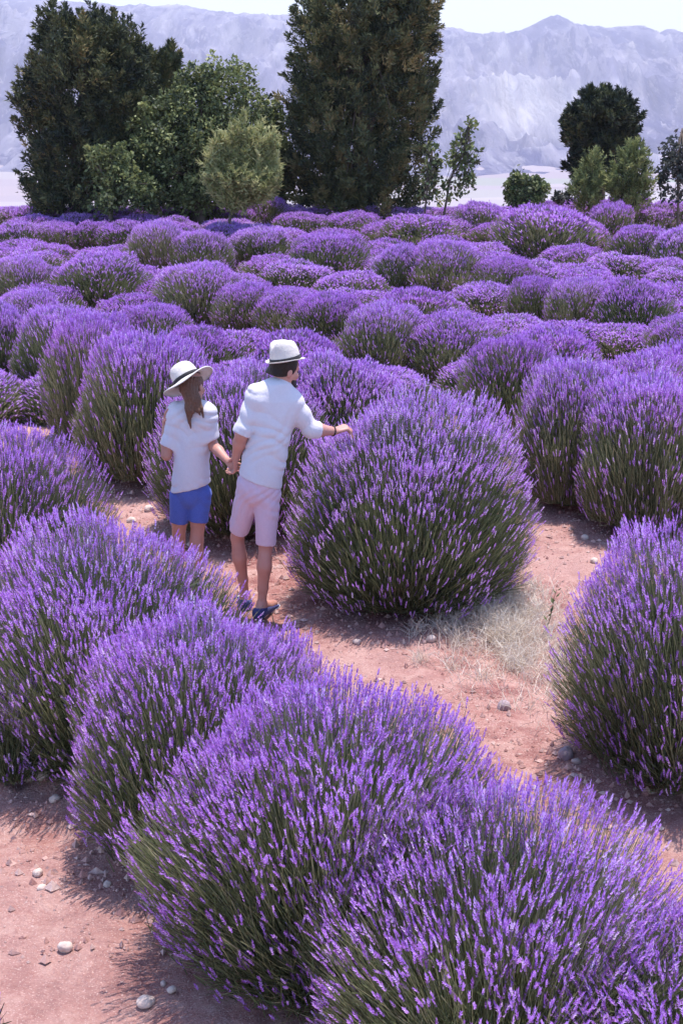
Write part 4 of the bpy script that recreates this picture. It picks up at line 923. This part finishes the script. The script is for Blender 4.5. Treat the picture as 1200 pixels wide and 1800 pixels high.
# hair and beard
def hair_man():
    f4 = Field(hc - .16, hc + .16, .005); f4.ell(g_m(0, -.012, .03), (.081, .099, .094), .01, Rm); f4.cone(g_m(-.03, -.07, -.035), g_m(.03, -.07, -.035), .04, .04, .03)
    f4.cut(g_m(0, 0, -.034), -np.array(up_m)); f4.cut(g_m(0, .035, .0), unit(face_m) * 1.0 - np.array(up_m) * .4); f4.cut(g_m(0, 0, .075), up_m); return f4.mesh('hair', [M_HAIRM], Om, 1)
link('hair', hair_man(), man)
f5 = Field(hc - .18, hc + .18, .005); f5.ell(g_m(0, .026, -.052), (.065, .074, .074), .02, Rm); f5.cone(g_m(-.02, .078, -.098), g_m(.02, .078, -.098), .026, .026, .02); f5.cut(g_m(0, .05, -.048), np.array(up_m) * 1 + np.array(face_m) * .15); f5.cut(g_m(0, .0, -.05), -np.array(face_m) * 1.0 - np.array(up_m) * .2)
link('beard', f5.mesh('beard', [M_HAIRM], Om, 1), man); eyes(man, g_m, Om, 1.0)
wa = MB(); ax_ = unit(wrR - elR); cpt = wrR - ax_ * .012; a1 = unit(np.cross(ax_, [0, 0, 1])); a2 = np.cross(ax_, a1)
ring = [cpt + (a1 * math.cos(t) + a2 * math.sin(t)) * .031 - Om for t in np.linspace(0, 2 * math.pi, 25)]; wa.tube(ring, [.005] * 25, 6); link('bracelet', wa.mesh('bracelet', M_WATCH, True), man)
# trilby
def trilby(V, a):
    c, s_ = np.cos(a), np.sin(a); z = V[..., 2].copy(); r = np.hypot(V[..., 0], V[..., 1])
    out = np.clip((r - .088) / .05, 0, 1) * (z < .03); V[..., 2] += out * (.030 * (0.5 - .5 * s_) + .012 * np.abs(c) - .012 * (s_ > 0) * s_)
    top = np.clip((z - .085) / .055, 0, 1); x, y = V[..., 0], V[..., 1]
    V[..., 2] -= top * .032 * np.exp(-(x / .022)**2) * (r < .09); V[..., 2] += top * .012 * (-y / .09)
    V[..., 0] *= 1 - .20 * top * np.clip((y + .03) / .1, 0, 1); V[..., 1] *= 1.10; return V
hat = link('hat', revolve('hat', [(.118, 0), (.121, .003), (.118, .006), (.108, .005), (.097, .008), (.093, .012), (.091, .04), (.086, .075), (.080, .105), (.072, .130), (.055, .142), (.03, .144), (.012, .144), (.0005, .144)], M_STRAW, 72, trilby), man)
hu = unit([-.27, -.05, 1.0]); hp_ = g_m(0, -.004, .052)
hat.matrix_local = Matrix.Translation(Vector(hp_ - Om)) @ basis(unit([.80, .55, .12]), hu).to_4x4()
link('hat_band', revolve('hat_band', [(.093, .011), (.0965, .012), (.0955, .036), (.092, .037)], M_BAND, 72, lambda V, a: V * np.array([1, 1.10, 1])), hat)

# ---------------- the woman
YW = YM + 0.42
def wp(px, py, dy=0.0): return at(px, py, YW + dy)
Ow = foot_ground(wp(334, 1040, .02))
hipLw, hipRw = wp(318, 872, .02), wp(352, 868, .02); kneeLw, kneeRw = wp(314, 948, .06), wp(346, 948, .0)
ankLw, ankRw = wp(313, 1030, .10), wp(345, 1040, -.04)
for a_ in (ankLw, ankRw): a_[2] = float(gz(a_[0], a_[1])) + .075
shLw, shRw = wp(312, 724, .02), wp(362, 724, .02); nkw = wp(339, 708, .03); hcw = wp(338, 680, .05)
elLw = wp(293, 800, .0); wrLw = wp(291, 742, .05)
elRw = wp(374, 782, .0); wrRw = wp(402, 812, -.20)
face_w = unit([.40, .84, -.22]); up_w = unit([-.06, .22, 1.0])
lo = np.array([wp(282, 900)[0] - .1, YW - .5, -.03]); hi = np.array([wp(420, 850)[0] + .1, YW + .45, wp(330, 640)[2] + .05])
fw = Field(lo, hi, .0055); hcn = (hipLw + hipRw) / 2
fw.ell(hcn + [0, 0, .03], (.118, .085, .09), .03); fw.ell(wp(336, 810, .02), (.098, .07, .12), .05); fw.ell(wp(337, 755, .03), (.11, .075, .11), .05)
fw.cone(shLw, shRw, .040, .040, .04); fw.cone(nkw - [0, 0, .04], wp(339, 694, .04), .047, .042, .03)
g_w, Rw = head(fw, hcw, face_w, up_w, .94, .92)
for hp, kn, an in ((hipLw, kneeLw, ankLw), (hipRw, kneeRw, ankRw)):
    fw.chain([hp, hp * .5 + kn * .5, kn], [.070, .056, .043], .03); fw.chain([kn, kn * .68 + an * .32 + np.array([0, -.015, 0]), kn * .3 + an * .7, an], [.046, .049, .036, .028], .02)
    to = an + np.array([.01, .15, -.045]); fw.chain([an, an + np.array([0, -.035, -.04])], [.028, .028], .02); fw.chain([an, (an + to) / 2, to], [.028, .029, .022], .02)
for sh, el, wr in ((shLw, elLw, wrLw), (shRw, elRw, wrRw)):
    fw.chain([sh, sh * .5 + el * .5, el], [.046, .041, .034], .03); fw.chain([el, el * .65 + wr * .35, wr], [.034, .035, .022], .02)
hand(fw, wrLw, wp(295, 700, .0) - wrLw, [.9, -.2, .1], [0, -.8, .5], .165, (.5, .6, .6, .6), .6)
hand(fw, wrRw, clasp - wrRw, [.7, .3, -.2], [0, .5, .9], .165, (.45, .5, .5, .55), .6)
woman = link('person', None, loc=Ow, label='woman with long brown hair, white tee, blue shorts and wide sun hat', cat='person')
link('body', fw.mesh('body', [M_SKINW], Ow, 2), woman)
ftee = Field([lo[0], lo[1], wp(330, 875)[2]], [hi[0], hi[1], wp(330, 695)[2]], .0065)
def secw(py, xl, xr, cy, b):
    l, r = wp(xl, py, cy), wp(xr, py, cy); return (l[2], (l[0] + r[0]) / 2, YW + cy, (r[0] - l[0]) / 2, b)
ftee.loft([secw(880, 301, 369, .02, .125), secw(840, 303, 369, .02, .122), secw(800, 306, 368, .02, .108), secw(765, 307, 369, .025, .102), secw(735, 309, 367, .03, .09), secw(722, 316, 361, .03, .07), secw(714, 323, 355, .03, .06)], .03)
nbw = wp(339, 713, .03); ftee.cone(nbw, shLw, .052, .052, .05); ftee.cone(nbw, shRw, .052, .052, .05); ftee.cone(shLw + [.01, 0, -.03], shRw - [.01, 0, .03], .066, .066, .06)
ftee.cone(shLw, shLw * .22 + elLw * .78, .054, .060, .055, True); ftee.cone(shRw, shRw * .18 + elRw * .82, .054, .060, .055, True)
ftee.wrinkle(.0062, folds(17, -.5)); l_, r_ = wp(302, 864), wp(369, 848)
nn = np.cross(r_ - l_, [0, 1, 0]); nn = nn if nn[2] < 0 else -nn; ftee.cut(l_ * .5 + r_ * .5, nn)
link('tee_shirt', ftee.mesh('tee_shirt', [M_TEE], Ow, 1), woman)
fj = Field([lo[0], lo[1], wp(330, 935)[2]], [hi[0], hi[1], wp(330, 820)[2]], .0065)
fj.ell(hcn + [0, 0, .035], (.118, .104, .10), .03); fj.cone(wp(335, 838, .02), hcn, .10, .10, .03)
fj.cone(hipLw, hipLw * .42 + kneeLw * .58, .078, .068, .012, True); fj.cone(hipRw, hipRw * .40 + kneeRw * .60, .078, .068, .012, True)
fj.wrinkle(.005, folds(23, .8)); fj.cut(wp(335, 832), [0, 0, 1]); link('shorts', fj.mesh('shorts', [M_DENIM], Ow, 1), woman)
for an in (ankLw, ankRw):
    to = an + np.array([.01, .15, -.045]); f2 = Field(np.minimum(an, to) - [.1, .12, .1], np.maximum(an, to) + [.1, .1, .02], .005); hl = an + np.array([0, -.035, -.04])
    f2.chain([hl + [0, 0, .02], hl], [.035, .035], .02); f2.cone(hl, to, .036, .031, .02); f2.cone(an - [0, 0, .03], (an + to) / 2, .036, .033, .03); f2.cut(an + [0, 0, -.018], [0, .25, 1]); f2.cut([0, 0, float(gz(an[0], an[1]))], [0, 0, -1])
    link('shoe', f2.mesh('shoe', [M_SOLE], Ow, 1), woman)
fh = Field(np.array([hcw[0] - .2, hcw[1] - .25, wp(335, 765)[2]]), hcw + [.22, .18, .15], .0045)
fh.ell(g_w(0, -.012, .03), (.078, .096, .090), .01, Rw); fh.cut(g_w(0, .03, 0), unit(face_w) - np.array(up_w) * .4); fh.cut(g_w(0, 0, .07), up_w)
bk = -unit([face_w[0], face_w[1], 0])
for p0, pts, rs_ in (((-.02, -.08, 0), [(333, 700, -.06), (331, 722, -.085), (335, 752, -.09)], (.036, .030, .020, .006)), ((.01, -.085, 0), [(341, 702, -.06), (338, 722, -.09), (332, 742, -.095)], (.036, .028, .018, .005)),
                     ((.04, -.06, -.01), [(348, 702, -.05), (354, 718, -.07), (358, 735, -.075)], (.03, .022, .013, .004)), ((.03, -.08, -.02), [(343, 706, -.07), (348, 722, -.085), (352, 730, -.085)], (.03, .02, .012, .004)), ((-.03, -.07, -.02), [(330, 704, -.05), (328, 718, -.075), (331, 736, -.085)], (.03, .02, .012, .004))):
    fh.chain([g_w(*p0)] + [wp(*p) for p in pts], rs_, .012)
xh = lambda x, y, z: np.sin(420 * (x + .25 * y) + 8 * np.sin(14 * z) + 3 * np.sin(60 * x))
fh.wrinkle(.0022, xh); link('hair', fh.mesh('hair', [M_HAIRW], Ow, 1), woman); eyes(woman, g_w, Ow, .94)
def sunhat(V, a):
    r = np.hypot(V[..., 0], V[..., 1]); out = np.clip((r - .09) / .11, 0, 1)
    V[..., 2] += out * (.014 * np.sin(2 * a + .6) + .009 * np.sin(3 * a + 2)) - .016 * out**2
    V[..., 1] *= 1.06; return V
hatw = link('hat', revolve('hat', [(.178, -.004), (.181, 0), (.178, .004), (.155, .005), (.125, .007), (.10, .010), (.093, .016), (.091, .045), (.087, .08), (.078, .108), (.062, .125), (.04, .135), (.02, .138), (.0005, .139)], M_STRAW, 72, sunhat), woman)
hatw.matrix_local = Matrix.Translation(Vector(g_w(0, -.008, .045) + np.array([-.022, 0, -.006]) - Ow)) @ basis(unit([.55, .9, -.05]), unit([-.80, -.22, .74])).to_4x4()
link('hat_band', revolve('hat_band', [(.093, .013), (.0965, .014), (.0955, .038), (.092, .039)], M_BAND, 72, lambda V, a: V * np.array([1, 1.06, 1])), hatw)
print('t people', time.time() - T0)
# ------------------------------------------------------------------ haze: closed box of air, sky outside
m = bpy.data.materials.new('haze'); m.use_nodes = True; nt = m.node_tree
for n in list(nt.nodes):
    if n.type != 'OUTPUT_MATERIAL': nt.nodes.remove(n)
pv = nt.nodes.new('ShaderNodeVolumePrincipled'); pv.inputs['Color'].default_value = (0.90, 0.84, 0.97, 1); pv.inputs['Density'].default_value = 0.00018
pv.inputs['Anisotropy'].default_value = 0.0
nt.links.new(pv.outputs[0], [n for n in nt.nodes if n.type == 'OUTPUT_MATERIAL'][0].inputs['Volume'])
x0, x1, y0, y1, z0, z1 = -6600, 6600, -300, 9700, -215, 330
Vh = [(x, y, z) for z in (z0, z1) for y in (y0, y1) for x in (x0, x1)]
link('haze', mesh_np('haze', Vh, [[(0, 2, 3, 1), (4, 5, 7, 6), (0, 1, 5, 4), (2, 6, 7, 3), (0, 4, 6, 2), (1, 3, 7, 5)]], False, None, [m]), kind='stuff', label='thin pale air veiling the far mountains', cat='haze')
print('t all', time.time() - T0)
